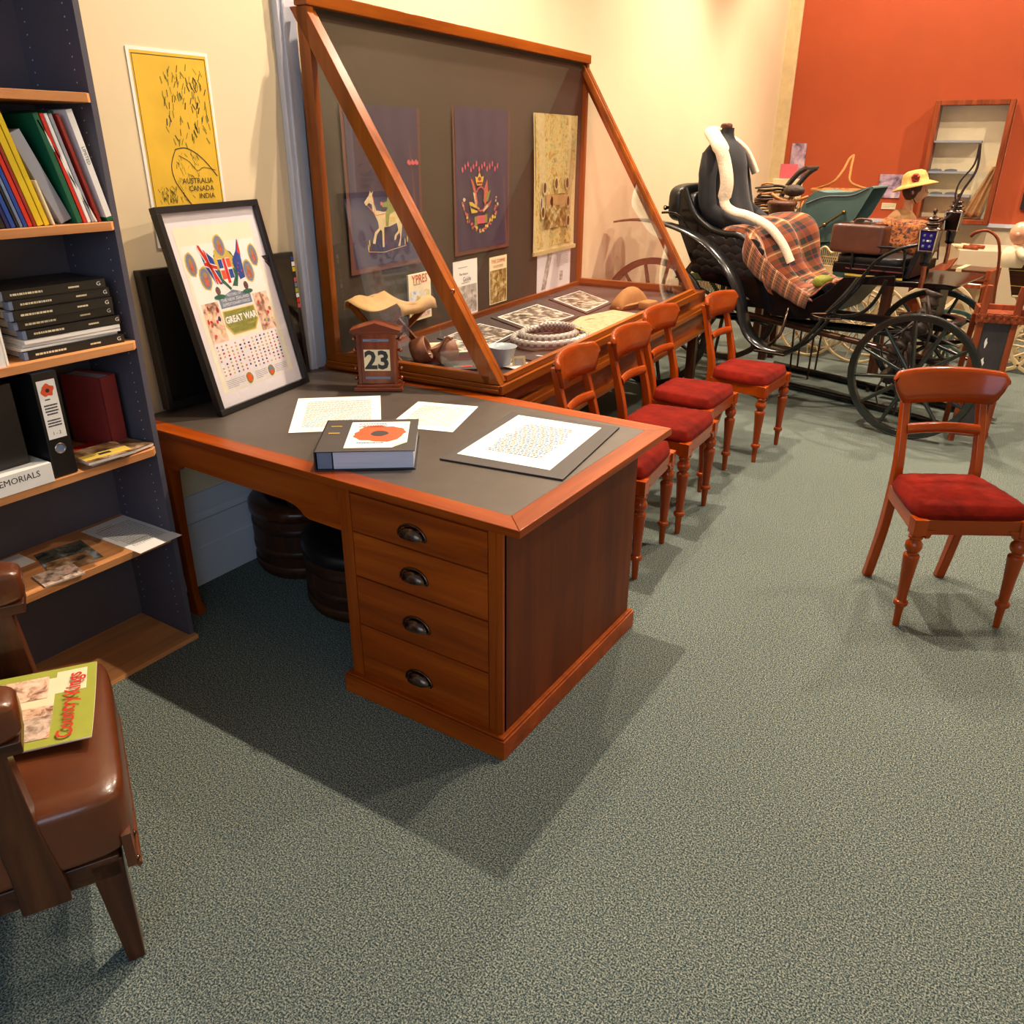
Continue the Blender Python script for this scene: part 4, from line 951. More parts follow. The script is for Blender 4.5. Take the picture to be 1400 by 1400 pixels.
fl = [([(1.18, 1.515), (1.2, 1.47), (1.235, 1.40), (1.255, 1.38), (1.235, 1.45), (1.20, 1.51)], 'thread_rust'), ([(1.352, 1.51), (1.318, 1.459), (1.31, 1.40), (1.33, 1.38), (1.36, 1.44)], 'thread_rust'),
      ([(1.16, 1.403), (1.19, 1.40), (1.27, 1.365), (1.24, 1.345), (1.184, 1.344)], 'thread_yellow'), ([(1.391, 1.456), (1.35, 1.44), (1.32, 1.39), (1.36, 1.40)], 'thread_green'),
      ([(1.401, 1.402), (1.37, 1.37), (1.30, 1.34), (1.33, 1.375)], 'thread_rust'), ([(1.20, 1.45), (1.225, 1.44), (1.245, 1.37), (1.225, 1.38)], 'thread_cream'), ([(1.17, 1.385), (1.26, 1.36), (1.25, 1.352), (1.18, 1.37)], 'ink'),
      ([(1.30, 1.35), (1.31, 1.345), (1.36, 1.37), (1.35, 1.385)], 'thread_cream')]
for i, (P, c) in enumerate(fl): e.flat(P, c, X, .0004 + i * .0001)
e.rect(1.24, 1.287, 1.325, 1.328, 'thread_pink', X, .0006); e.rect(1.214, 1.28, 1.24, 1.325, 'thread_green', X, .0006); e.rect(1.325, 1.288, 1.35, 1.333, 'thread_green', X, .0006)
e.flat([(1.232, 1.50), (1.227, 1.525), (1.25, 1.52), (1.271, 1.545), (1.29, 1.52), (1.315, 1.525), (1.308, 1.50), (1.295, 1.48), (1.245, 1.48)], 'thread_yellow', X, .0006); e.rect(1.245, 1.487, 1.30, 1.497, 'dark_red', X, .0009); e.blob(1.271, 1.512, .018, .01, 'dark_red', X, .0009, 10)
rd = random.Random(5)
for k in range(46):
    t = math.pi * (1.02 + .96 * k / 45); x = 1.283 + .175 * math.cos(t) + rd.uniform(-.014, .014); z_ = 1.42 + .165 * math.sin(t) + rd.uniform(-.012, .012)
    e.blob(x, z_, rd.uniform(.005, .014), rd.uniform(.004, .011), rd.choice(['thread_rust', 'thread_rust', 'thread_yellow', 'thread_pink', 'thread_cream']), X, .0006 + k * .00001, 7, .35, k)
for k in range(14):
    x = 1.10 + k * .028; e.blob(x, 1.56 + .012 * (k % 3), .008, .015, 'thread_pink', X, .0006, 7, .3, k)
e.build('embroidery', o)
o, X = cloth('silk_panel', 'cream fringed silk printed with portraits and landscape in the case', 1.89, 2.50, 1.07, 1.85, 'silk', 'thread_cream', .012, skew=.02)
e = MB()
e.flat([(2.06, 1.40), (2.34, 1.40), (2.36, 1.20), (2.05, 1.20)], 'sepia', X, .0); e.flat([(2.06, 1.34), (2.35, 1.33), (2.36, 1.39), (2.06, 1.40)], 'canvas', X, .0004)
for cx, cz_ in ((2.04, 1.44), (2.02, 1.30), (2.38, 1.35), (2.39, 1.23), (2.36, 1.46), (2.2, 1.46)): e.blob(cx, cz_, .028, .042, 'thread_cream', X, .0006); e.blob(cx, cz_, .019, .03, 'brown_trim', X, .0009)
e.blob(2.14, 1.36, .02, .03, 'walnut_x', X, .0008, 10, .3, 3); e.bar((2.0, 1.32, 0), (2.0, 1.38, 0), .01, .001, 'navy', X=X)
e.build('printed_scene', o)
f_ = MB()
for k in range(70): x = -.30 + k * .0088 + .02; f_.box(x, x + .004, -.02, -.006, -.022, .002, 'thread_cream')
f_.build('fringe', o)
def card(name, label, x0, x1, z0, z1, mat, cat='leaflet', extra=None, dy=0, th=.003):
    o = MB(); cx = (x0 + x1) / 2; o.box(-(x1 - x0) / 2, (x1 - x0) / 2, -th - dy, -dy, 0, z1 - z0, mat)
    if extra: extra(o, frame((-(x1 - x0) / 2, -th - dy - .0006, 0), (1, 0, 0), (0, 0, 1)), x1 - x0, z1 - z0)
    return tag(o.build(name, loc=CX @ Vector((cx, D - .031, z0)), rotz=CA), label, cat)
def e1(o, X, w, h): o.rect(.01, .01, w - .01, h * .55, 'engraving', X); o.text('Guide', .034, 'ink', X @ T(w * .55, h * .66, .0003)); o.text('The Visitors', .018, 'ink', X @ T(w * .42, h * .76, .0003)); o.lines(.05, h * .86, w - .04, h * .9, 1, 'grey_ink', X); o.lines(.08, h * .58, w - .03, h * .62, 1, 'grey_ink', X)
card('guide_leaflet', 'pale grey Guide leaflet pinned low on the case back board', 1.005, 1.253, .816, 1.11, 'white', extra=e1)
def e2(o, X, w, h): o.rect(.006, .006, w - .006, h * .72, 'sepia', X); o.text('THE SOMME', .030, 'red_ink', X @ T(w / 2, h * .90, .0003)); o.text('FOOTSTEPS', .020, 'red_ink', X @ T(w / 2, h * .79, .0003), sx=1.1)
card('somme_booklet', 'sepia booklet titled THE SOMME pinned on the back board', 1.389, 1.592, .83, 1.094, 'cream_paper', 'booklet', e2)
def e3(o, X, w, h): o.lines(.28, .15, w - .04, h - .03, 9, 'grey_ink', X, seed=4); o.flat([(.06, .03), (.12, .03), (.22, .26), (.15, .26)], 'engraving', X); o.rect(.33, .06, .38, .12, 'engraving', X, .0003)
card('information_sheet', 'white information sheet pinned below the cream silk', 1.99, 2.486, .795, 1.056, 'mat_board', 'sheet', e3)
def e4(o, X, w, h): o.rect(.012, .012, w - .012, h * .64, 'picture_blue', X); o.text('YPRES', .058, 'red_ink', X @ T(w / 2, h * .87, .0003), sx=.85, bold=.0006); o.lines(.04, h * .75, w - .04, h * .79, 1, 'ink', X); o.rect(.012, .012, w - .012, h * .14, 'red_flowers', X, .0004)
card('ypres_booklet', 'colour booklet titled YPRES behind the camp stool', .562, .752, .875, 1.10, 'cream_paper', 'booklet', e4, .02, .008)

# objects lying in the case
def P(x, y, z=.7855): return CX @ Vector((x, y, z))
def W2C(x, y):  # world floor point to case-local
    v = CX.inverted() @ Vector((x, y, 0)); return v.x, v.y
def photo(label, pts, mat, bw=.03, frame_mat='mount_dark', group='mounted photographs in the case', z=.7855, th=.006):
    P4 = [Vector((a, b_, 0)) for a, b_ in pts]; c = sum(P4, Vector()) / 4
    o = thing('mounted_photograph', label, 'photograph', (c.x, c.y, z), 0, group)
    mm = MB(); mm.prism([((p - c).x, (p - c).y) for p in P4], 0, th, 'z', frame_mat); mm.build('mount', o)
    q = MB(); k1, k2 = 1 - bw * 5, 1 - bw * 6.4
    q.flat([((p - c).x * k1, (p - c).y * k1) for p in P4], 'white', z=th + .0006); q.flat([((p - c).x * k2, (p - c).y * k2) for p in P4], mat, z=th + .0012)
    q.build('photograph', o)
photo('black and white trench photograph behind the slanted case frame', [(.40, 1.46), (.62, 1.55), (.45, 1.99), (.14, 2.02), ][::-1] if 0 else [(.18, 1.62), (.54, 1.54), (.46, 1.98), (.12, 2.08)], 'photo_trench')
photo('largest mounted landscape photograph in the middle of the case', [(.10, 2.22), (.50, 2.00), (.50, 2.55), (.07, 2.78)], 'photo')
photo('white bordered landscape photograph at the far end of the case', [(.06, 2.93), (.50, 2.62), (.455, 3.06), (.04, 3.38)], 'photo')
m = MB(); m.prism([(.58, 2.22), (.86, 1.93), (.80, 2.76), (.58, 2.80), (.52, 2.5)], 0, .002, 'z', 'map'); m.lines(0, 0, .16, .02, 1, 'red_ink', frame((.60, 2.42, .003), (.2, 1, 0), (-1, .2, 0)))
tag(m.build('folded_map', loc=(0, 0, .7925)), 'creased buff paper map lying in the display case', 'map')
# beadwork snake coils
sc = Vector(CX.inverted() @ Vector((.73, 1.88, 0)))
path = []
for k in range(110):
    t = k / 109; a = 1.2 + t * 2 * math.pi * 2.25; r1 = .19 - .085 * t
    path.append((.70 + r1 * 1.0 * math.cos(a), 1.87 + r1 * 1.25 * math.sin(a), .8065 + .045 * t))
rr = [.017] * 105 + [.018, .02, .02, .014, .006]
rr[0] = .005; rr[1] = .009; rr[2] = .013
m = MB(); m.tube(path, rr, 'beads', 12); tag(m.build('beadwork_snake'), 'grey and white beadwork snake coiled in the display case', 'ornament')
m = MB(); m.box(-.03, .03, -.02, .02, 0, .0015, 'thread_yellow', T(.83, 1.93, .856) @ RZ(.8) @ RY(.3)); tag(m.build('paper_tag'), 'yellow paper tag resting on the coiled snake', 'label')
m = MB(); m.prism([(-.03, -.02), (.03, -.02), (.03, .02), (-.03, .02)], 0, .001, 'z', 'orange_poppy', T(.60, 2.11, .7925) @ RZ(.9)); tag(m.build('paper_tag'), 'orange paper tag beside the coiled snake', 'label')
bo = thing('enamel_bowl', 'pale blue enamel bowl near the front corner of the case', 'bowl', (.755, 1.345, .7855))
MB().lathe([(.03, 0), (.034, .008), (.05, .04), (.062, .085), (.066, .088), (.063, .089), (.055, .06), (.035, .015), (.001, .012)], 'enamel', 28, cap=False).build('body', bo)
m = MB(); m.box(-.03, .03, -.002, .002, 0, .05, 'thread_cream', RX(-.3)); m.box(-.02, .02, -.0035, -.0025, .01, .04, 'grey_ink', RX(-.3)); m.box(-.03, .03, -.0, .03, 0, .003, 'brass')
tag(m.build('framed_miniature', loc=(.835, 1.36, .7855), rotz=R(50)), 'tiny framed miniature standing beside the enamel bowl', 'ornament')
m = MB(); m.prism([(0, 0), (.13, 0), (.12, .07), (.02, .08)], 0, .002, 'z', 'white'); tag(m.build('caption_card', loc=(.86, 1.30, .7925), rotz=R(95)), 'white caption card at the front edge of the case', 'label')
m = MB(); m.prism([(-.1, -.16), (.1, -.2), (.12, .1), (-.1, .16)], 0, .006, 'z', 'mount_dark'); m.lines(-.06, -.1, .08, -.06, 1, 'white', T(0, 0, .0068)); m.rect(.02, -.02, .06, .02, 'red', z=.0068)
tag(m.build('dark_booklet', loc=(.845, 1.66, .7855), rotz=R(4)), 'dark booklet with white lettering under the snake', 'booklet')
ob = thing('red_book', 'red edged illustrated book lying behind the leather pouch', 'book', (.46, 1.40, .7855), R(50))
MB().box(-.16, .16, -.11, .11, 0, .004, 'dark_red').box(-.16, .16, -.11, .11, .034, .038, 'cream_paper').build('cover', ob); MB().box(-.155, .155, -.105, .105, .004, .034, 'dark_red').build('pages', ob)
q = MB(); q.rect(-.02, -.09, .14, .09, 'photo', z=.0386); q.lines(-.15, -.06, -.05, .08, 6, 'red_ink', z=.0386); q.build('cover_print', ob)
pc_ = thing('leather_pouch', 'round brown leather case lying open behind the calendar', 'pouch', (.47, 1.20, .7855), R(30))
MB().lathe([(.001, 0), (.05, .0), (.056, .02), (.056, .07), (.052, .075), (.047, .07), (.045, .01), (.001, .008)], 'pouch_leather', 24, T(-.05, 0, .057) @ RY(R(70)) @ T(0, 0, -.03), cap=False).build('lid', pc_)
MB().lathe([(.001, 0), (.045, .0), (.055, .02), (.06, .08), (.056, .08), (.05, .02), (.001, .012)], 'pouch_leather', 24, T(.07, -.01, .057) @ RY(R(-25)) @ T(0, 0, -.04), cap=False, sy=.8).build('body', pc_)
MB().tube(smooth_path([(.03, -.02, .05), (.05, -.06, .08), (.08, -.05, .13), (.1, 0, .1)], 6), .006, 'pouch_leather', 8, sq=.4).build('strap', pc_)
m = MB()
rd = random.Random(8)
m.prism([(-.05, -.03), (.05, -.03), (.06, .03), (-.05, .03)], 0, .004, 'z', 'board_black'); m.prism([(-.02, .0), (.03, .0), (.03, .02), (-.02, .015)], .004, .006, 'z', 'red')
tag(m.build('small_tin', loc=(.66, 1.20, .7925), rotz=R(40)), 'small dark tin with red mark at the case corner', 'tin')
# khaki cap: side cap lying on its side
cp = thing('forage_cap', 'khaki folded cloth cap lying at the far end of the case', 'cap', (.60, 2.98, .7865), R(80))
m = MB()
def capf(u, v):
    x = -.15 + .30 * u; h = .115 * math.sin(math.pi * min(1, max(0, u))) ** .5
    a = math.pi * v; return (x, -.05 * math.cos(a) * (1 - .3 * abs(u - .5)), .004 + h * math.sin(a) ** .8)
m.grid(capf, 20, 14, 'khaki'); m.build('crown', cp, solid=.003)
m = MB(); m.tube(smooth_path([(-.15, -.01, .012), (-.06, -.062, .03), (.05, -.066, .03), (.15, -.01, .015)], 5), .014, 'khaki', 8, sq=.5); m.build('turn_up', cp)
# folding camp stool
sl = thing('camp_stool', 'folding camp stool with sagging tan canvas seat behind calendar', 'stool', CX @ Vector((.175, .65, .7855)), CA + math.pi / 2)
m = MB()
def seat(u, v):
    x = -.162 + .324 * u; y = -.13 + .26 * v; w = max(0, abs(x) - .138) / .024
    if w > 0: return (math.copysign(.138 + .018 * math.sin(w * 1.57), x), y, .262 + .018 * math.cos(w * 1.57) - .03 * w + .003 * math.sin(9 * v))
    return (x, y, .280 - .05 * max(0, math.cos(x / .138 * math.pi / 2)) - .010 * math.sin(math.pi * v) * max(0, math.cos(x / .138 * math.pi / 2)) + .012 * math.sin(7 * v + 3 * u))
m.grid(seat, 20, 10, 'canvas'); m.build('canvas_seat', sl, solid=.004)
for y in (-.1, .1):
    for s_ in (-1, 1): MB().bar((-s_ * .15, y + s_ * .008, .0), (s_ * .13, y + s_ * .008, .252), .014, .026, 'case_z').build('leg', sl, bevel=.002)
for s_ in (-1, 1): MB().tube([(s_ * .138, -.125, .256), (s_ * .138, .125, .256)], .012, 'case_x', 10).build('seat_rail', sl)
MB().tube([(-.0, -.11, .123), (.0, .11, .123)], .006, 'brass', 8).build('pivot_rod', sl)
# second khaki object behind the map: small pouch
m = pad(-.06, .06, -.04, .04, 0, .05, 'khaki', .4, 8); tag(m.build('cloth_pouch', loc=(.72, 2.98, .7865), rotz=R(80)), 'small folded tan cloth in front of the cap', 'pouch')
# ---------------------------------------------------------------- wheels
def wheel_parts(root, cx, cy, cz, rad, spokes, felloe, hubr, mat, tyre=None, spr=.011, wid=.035, rz=0, hubl=.16, rot=0, name='wheel', wire=False):
    X = T(cx, cy, cz) @ RZ(rz) @ RX(math.pi / 2)
    w = MB(); w.lathe([(rad - felloe, -wid / 2), (rad - .006, -wid / 2), (rad - .006, wid / 2), (rad - felloe, wid / 2), (rad - felloe, -wid / 2)], mat, 56, X, cap=False)
    wh = w.build(name, root, bevel=.003)
    t_ = MB(); t_.lathe([(rad - .007, -wid / 2 + .001), (rad, -wid / 2 + .001), (rad, wid / 2 - .001), (rad - .007, wid / 2 - .001), (rad - .007, -wid / 2 + .001)], tyre or mat, 56, X, cap=False); t_.build('tyre', wh)
    h = MB(); h.lathe([(.001, -hubl / 2), (hubr * .55, -hubl / 2), (hubr * .7, -hubl / 4), (hubr, -.03), (hubr, .03), (hubr * .7, hubl / 4), (hubr * .55, hubl / 2), (.001, hubl / 2)], mat, 18, X, cap=False); h.build('hub', wh)
    for k in range(spokes):
        a = 2 * math.pi * k / spokes + rot; s = MB(); dx, dy = math.cos(a), math.sin(a)
        z0 = .02 * (-1) ** k if wire else 0
        s.tube([(dx * hubr * .8, dy * hubr * .8, z0), (dx * (rad - felloe * .7), dy * (rad - felloe * .7), 0)], [spr * 1.25, spr * .85], mat, 8 if not wire else 5, X=X); s.build('spoke', wh)
    return wh

# ---------------------------------------------------------------- the black carriage
CRX = Matrix.Translation((2.124, 3.845, 0)) @ RZ(R(-8.4))
cr = thing('horse_carriage', 'black horse carriage with curved mudguards in front of the orange wall', 'carriage', (2.124, 3.845, 0), R(-8.4))
wheel_parts(cr, 0, 0, .385, .385, 12, .042, .05, 'green_black', 'black', .0125, .034, 0, .2, .12)
wheel_parts(cr, -.21, 1.12, .385, .385, 12, .042, .05, 'green_black', 'black', .0125, .034, R(8), .2, .2)
wheel_parts(cr, -1.87, .0, .47, .47, 14, .045, .06, 'harness', 'black', .015, .036, 0, .2, .0)
wheel_parts(cr, -1.87, 1.15, .47, .47, 14, .045, .06, 'harness', 'black', .015, .036, 0, .2, .1)
MB().tube([(-1.87, -.02, .47), (-1.87, 1.17, .47)], .02, 'black').build('rear_axle', cr)
MB().tube([(0, -.02, .385), (-.21, 1.14, .385)], .022, 'black').build('front_axle', cr)
# mudguard ribbons sweeping over the rear wheels and down to the step
fpth = [(-2.25, 1.165), (-2.1, 1.185), (-1.95, 1.183), (-1.75, 1.151), (-1.54, 1.077), (-1.385, .968), (-1.285, .855), (-1.21, .716), (-1.165, .572), (-1.09, .465), (-.98, .412), (-.84, .40)]
def ribbon(pts, y0, y1, th, mat, nm):
    P3 = smooth_path([(a, 0, b_) for a, b_ in pts], 5); vs = []; fs = []
    for i, q in enumerate(P3):
        d = (P3[min(i + 1, len(P3) - 1)] - P3[max(0, i - 1)]).normalized(); n_ = Vector((-d.z, 0, d.x)) * th / 2; yc_ = (y0 + y1) / 2
        for yy, sg_ in ((y0, 1), (yc_, 1.9), (y1, 1), (y1, -1), (yc_, -.1), (y0, -1)): vs.append((q.x + n_.x * sg_, yy, q.z + n_.z * sg_))
    for i in range(len(P3) - 1):
        for k in range(6): j = (k + 1) % 6; fs.append((i * 6 + k, i * 6 + j, i * 6 + 6 + j, i * 6 + 6 + k))
    fs += [tuple(range(6))[::-1], tuple(range(len(vs) - 6, len(vs)))]
    m = MB(); m.add(vs, fs, mat, smooth=True); return m.build(nm, cr)
ribbon(fpth, -.03, .12, .012, 'black_paintg', 'mudguard'); ribbon(fpth, 1.03, 1.18, .012, 'black_paintg', 'mudguard')
MB().tube(smooth_path([(-1.92, .1, 1.24), (-1.85, .1, 1.243), (-1.78, .12, 1.22), (-1.72, .2, 1.1)], 5), .008, 'black_gloss', 8).build('mudguard_stay', cr)
st_ = MB(); st_.box(-1.02, -.80, -.06, .20, .395, .41, 'dark_metal'); st_.build('step_plate', cr, bevel=.004)
for y in (.0, .15):
    MB().tube(smooth_path([(-.84, y, .40), (-.74, y, .47), (-.66, y + .03, .58), (-.60, y + .06, .70), (-.52, y + .1, .82), (-.47, y + .14, .92)], 5), .012, 'black_gloss', 8).build('step_iron', cr)
MB().tube(smooth_path([(-1.0, .12, .41), (-.93, .14, .5), (-.93, .2, .62), (-.95, .28, .68)], 5), .011, 'dark_metal', 8).build('step_iron', cr)
MB().tube(smooth_path([(-.60, .05, .69), (-.50, .05, .80), (-.42, .05, .93), (-.35, .06, 1.04), (-.24, .07, 1.115), (-.11, .09, 1.155)], 6), [.011] * 31, 'black_gloss', 8).build('rein_rail', cr)
MB().tube(smooth_path([(-.62, .08, .69), (-.5, .08, .688), (-.39, .08, .72), (-.32, .08, .81), (-.28, .08, .93)], 6), .011, 'black_gloss', 8).build('scroll_iron', cr)
MB().tube(smooth_path([(-.60, .05, .69), (-.70, .05, .675), (-.62, .05, .66), (-.5, .05, .67)], 5), .014, 'dark_metal', 8, sq=.5).build('scroll_iron', cr)
# body
side = [(-1.90, 1.34), (-1.86, 1.40), (-1.80, 1.38), (-1.75, 1.23), (-1.62, 1.14), (-1.50, 1.10), (-1.36, 1.09), (-1.24, 1.0), (-1.20, .88), (-1.08, .775), (-.95, .72), (-.81, .715), (-.70, .79), (-.60, .90), (-.28, .94), (-.27, .88), (-.54, .86), (-.62, .74), (-.70, .63), (-.85, .59), (-1.05, .60), (-1.2, .66), (-1.32, .74), (-1.62, .78), (-1.72, .88), (-1.84, 1.10), (-1.89, 1.25)]
for y0 in (.24, .93):
    m = MB(); m.prism(side, y0, y0 + .022, 'y', 'black_gloss'); m.build('side_panel', cr, bevel=.004)
bt_ = [(-.54, .87), (-.62, .75), (-.70, .64), (-.85, .60), (-1.05, .61), (-1.2, .67), (-1.32, .75), (-1.62, .79), (-1.72, .89), (-1.84, 1.11), (-1.89, 1.25), (-1.90, 1.36)]
m = MB(); vs = []; fs = []
for x, z in bt_: vs += [(x, .26, z), (x, .93, z)]
for i in range(len(bt_) - 1): fs.append((2 * i, 2 * i + 2, 2 * i + 3, 2 * i + 1))
m.add(vs, fs, 'black_leather'); m.build('body_floor', cr, solid=.02)
m = MB(); m.tube(smooth_path([(-1.83, .25, 1.40), (-1.75, .25, 1.25), (-1.62, .25, 1.15), (-1.50, .25, 1.115), (-1.36, .25, 1.105), (-1.245, .25, 1.02), (-1.205, .25, .9)], 5), .022, 'black_leather', 10)
m.tube(smooth_path([(-1.83, .94, 1.40), (-1.75, .94, 1.25), (-1.62, .94, 1.15), (-1.50, .94, 1.115), (-1.36, .94, 1.105), (-1.245, .94, 1.02), (-1.205, .94, .9)], 5), .022, 'black_leather', 10); m.build('arm_roll', cr)
m = MB()
for i in range(5):
    for j in range(6):
        m.ball((-1.68 + j * .085 + (i % 2) * .04, .241, .86 + i * .05), (.05, .005, .034), 'black_leather', 10)
m.build('quilting', cr)
pad(-1.74, -1.24, .27, .92, .84, .97, 'black_leather', .3, 10, .02).build('rear_cushion', cr)
b_ = pad(-.06, .06, .27, .92, -.22, .22, 'black_leather', .35, 10)
for i, v_ in enumerate(b_.v): b_.v[i] = T(-1.78, 0, 1.16) @ RY(R(-12)) @ v_
b_.build('rear_backrest', cr)
# folded hood behind the seat
m = pad(-1.98, -1.83, .22, .96, 1.16, 1.43, 'black_leather', .5, 10)
m.build('folded_hood', cr)
m = MB(); m.lathe([(.001, 0), (.012, 0), (.012, .03), (.018, .034), (.001, .05)], 'dark_metal', 10, T(-1.93, .19, 1.27) @ RX(math.pi / 2), cap=False); m.build('hood_bolt', cr)
m = MB()
rd = random.Random(3)
for k in range(50):
    x = -1.85 + k * .012; m.box(x, x + .006, .30, .306, .68 + rd.uniform(-.03, .03), .78, 'leaf_green')
m.box(-1.86, -1.24, .26, .9, .772, .782, 'leaf_green'); m.build('green_valance', cr)
# front seat
pad(-.70, -.25, .27, .93, .975, 1.042, 'black_leather', .3, 10, .012).build('driver_cushion', cr)
MB().box(-.69, -.24, .26, .94, .925, .99, 'black_gloss').build('driver_seat_box', cr, bevel=.006)
MB().box(-.60, -.24, .252, .258, .912, .924, 'thread_yellow').box(-.60, -.24, .244, .258, .955, .963, 'chrome').build('seat_lining_strip', cr)
MB().tube(smooth_path([(-.565, .25, .95), (-.57, .25, 1.07), (-.56, .25, 1.095), (-.53, .25, 1.10), (-.32, .25, 1.105), (-.27, .25, 1.10), (-.25, .25, 1.07), (-.245, .25, .97)], 4), .009, 'black_gloss', 8).build('seat_rail', cr)
MB().prism([(-.60, .86), (.06, .885), (.08, .91), (.02, .915), (-.60, .90)], .25, .95, 'y', 'black_gloss').build('footboard', cr, bevel=.004)
MB().prism([(-.25, .92), (-.215, .92), (-.16, 1.12), (-.15, 1.20), (-.18, 1.20), (-.195, 1.12)], .28, .62, 'y', 'black_leather').build('dashboard', cr, bevel=.006)
# undercarriage
MB().tube([(-1.85, .57, .47), (-1.2, .57, .50), (-.2, .57, .53)], .03, 'black_gloss', 12).build('perch_pole', cr)
MB().box(-1.6, .05, .42, .47, .60, .65, 'black', RY(R(0))).build('perch_pole', cr)
MB().tube([(-1.3, .35, .56), (-.1, .35, .44), (.12, .35, .40)], .022, 'walnut_x', 10).build('perch_brace', cr)
for y in (.22, .95):
    sp = MB()
    for k in range(3):
        pth = [(-2.15 + k * .05 + i * (.56 - k * .1) / 10, y, .58 - k * .014 - .06 * math.sin(math.pi * i / 10)) for i in range(11)]
        sp.tube(pth, .018, 'black', 6, sq=.35)
    sp.build('leaf_spring', cr)
    sp = MB()
    for k in range(3): sp.tube([(-.38 + k * .05 + i * (.56 - k * .1) / 10, y, .50 - k * .014 - .05 * math.sin(math.pi * i / 10)) for i in range(11)], .018, 'black', 6, sq=.35)
    for k in range(2): sp.tube([(-.38 + k * .05 + i * (.56 - k * .1) / 10, y, .56 + k * .014 + .05 * math.sin(math.pi * i / 10)) for i in range(11)], .018, 'black', 6, sq=.35)
    sp.build('leaf_spring', cr)
tt = MB(); tt.lathe([(.14, .0), (.20, .0), (.20, .02), (.14, .02), (.14, 0)], 'black', 30, T(-.1, .57, .64), cap=False); tt.build('turntable', cr)
m = MB(); m.box(-.14, -.06, .48, .68, .66, .87, 'black'); m.build('fore_bolster', cr, bevel=.01)
# carriage lamps
def lamp(x, y, z, s=1.0, glass='blue_glass'):
    X = T(x, y, z)
    b_ = MB(); b_.add([(-.038, -.038, 0), (.038, -.038, 0), (.038, .038, 0), (-.038, .038, 0), (-.047, -.047, .12), (.047, -.047, .12), (.047, .047, .12), (-.047, .047, .12)], [(0, 3, 2, 1), (4, 5, 6, 7), (0, 1, 5, 4), (1, 2, 6, 5), (2, 3, 7, 6), (3, 0, 4, 7)], 'black_gloss', X)
    lb = b_.build('lamp_body', cr, bevel=.004)
    g = MB(); g.add([(-.032, -.041, .012), (.032, -.041, .012), (.039, -.0475, .11), (-.039, -.0475, .11)], [(0, 1, 2, 3)], glass, X @ T(0, -.001, 0))
    for dx in ((-.018, .018) if glass == 'blue_glass' else ()):
        for dz in (.03, .06, .09): g.ball((dx, -.0455 - .0005 * dz / .01, dz), (.008, .003, .008), 'tab_grey', 6, X)
    if glass == 'blue_glass': g.ball((.004, -.047, .06), (.009, .004, .006), 'white', 6, X)
    g.build('lamp_glass', lb)
    f_ = MB()
    for a, b2 in (((-.040, -.044, 0), (-.049, -.051, .122)), ((.040, -.044, 0), (.049, -.051, .122)), ((-.04, -.044, .004), (.04, -.044, .004)), ((-.049, -.051, .12), (.049, -.051, .12))): f_.bar(a, b2, .006, .006, 'chrome', X=X)
    f_.build('lamp_bezel', lb)
    r = MB(); r.lathe([(.06, .12), (.054, .13), (.032, .135), (.034, .15), (.046, .152), (.044, .158), (.026, .162), (.028, .176), (.038, .178), (.034, .184), (.018, .192), (.01, .198), (.006, .208), (.012, .216), (.013, .226), (.006, .236), (.001, .238)], 'dark_metal', 20, X, cap=False)
    r.ball((0, 0, .222), .012, 'copper', 10, X); r.build('lamp_chimney', lb)
    s_ = MB(); s_.lathe([(.03, 0), (.032, -.02), (.026, -.06), (.03, -.075), (.016, -.085)], 'black_gloss', 16, X); s_.tube([(0, 0, -.08), (.004, 0, -.14), (.002, 0, -.215)], .014, 'copper', 8, X=X); s_.build('lamp_stem', lb)
lamp(-.085, .10, 1.115); lamp(-.20, 1.0, 1.165, 1, 'black_gloss')

# ---------------------------------------------------------------- the clothed dress form, fur and rug on the rear seat
ff = thing('dress_form', 'headless dress form in black coat seated in the carriage', 'mannequin', CRX @ Vector((-1.62, .60, .97)), R(-8.4))
m = MB()
lv = [(0, .0, .28, .26), (.1, -.02, .25, .25), (.22, -.05, .21, .23), (.36, -.08, .175, .215), (.5, -.10, .155, .215), (.6, -.11, .145, .225), (.67, -.115, .125, .215), (.72, -.115, .095, .16), (.75, -.115, .065, .09), (.79, -.11, .048, .05), (.83, -.105, .044, .044)]
def cf(u, v):
    k = min(len(lv) - 2, int(v * (len(lv) - 1))); t = v * (len(lv) - 1) - k
    z, cx, rx, ry = [lv[k][i] * (1 - t) + lv[k + 1][i] * t for i in range(4)]
    a = 2 * math.pi * u; fold = 1 + (.07 * math.sin(9 * a + 1.3 * math.sin(4 * z)) + .04 * math.sin(5 * a)) * max(0, 1 - z / .6)
    return (cx + rx * math.cos(a) * fold, ry * math.sin(a) * fold, z + (.02 if z < .05 else 0) * math.sin(3 * a))
m.grid(cf, 72, 24, 'coat_black'); m.build('coat', ff)
m = MB(); m.lathe([(.044, .83), (.042, .85), (.03, .86), (.001, .862)], 'walnut_x', 16, T(-.12, 0, 0), cap=False); m.build('neck_cap', ff)
m = MB(); m.tube(smooth_path([(-.12, -.19, .65), (-.09, -.265, .50), (-.04, -.285, .30), (.10, -.24, .22), (.26, -.16, .17)], 6), [.065] * 6 + [.062] * 6 + [.056] * 6 + [.05] * 7, 'coat_black', 14); m.build('sleeve', ff)
m = MB(); m.tube(smooth_path([(-.12, .19, .65), (-.09, .265, .50), (-.04, .285, .30), (.10, .24, .22), (.24, .16, .17)], 6), [.065] * 6 + [.062] * 6 + [.056] * 6 + [.05] * 7, 'coat_black', 14); m.build('sleeve', ff)
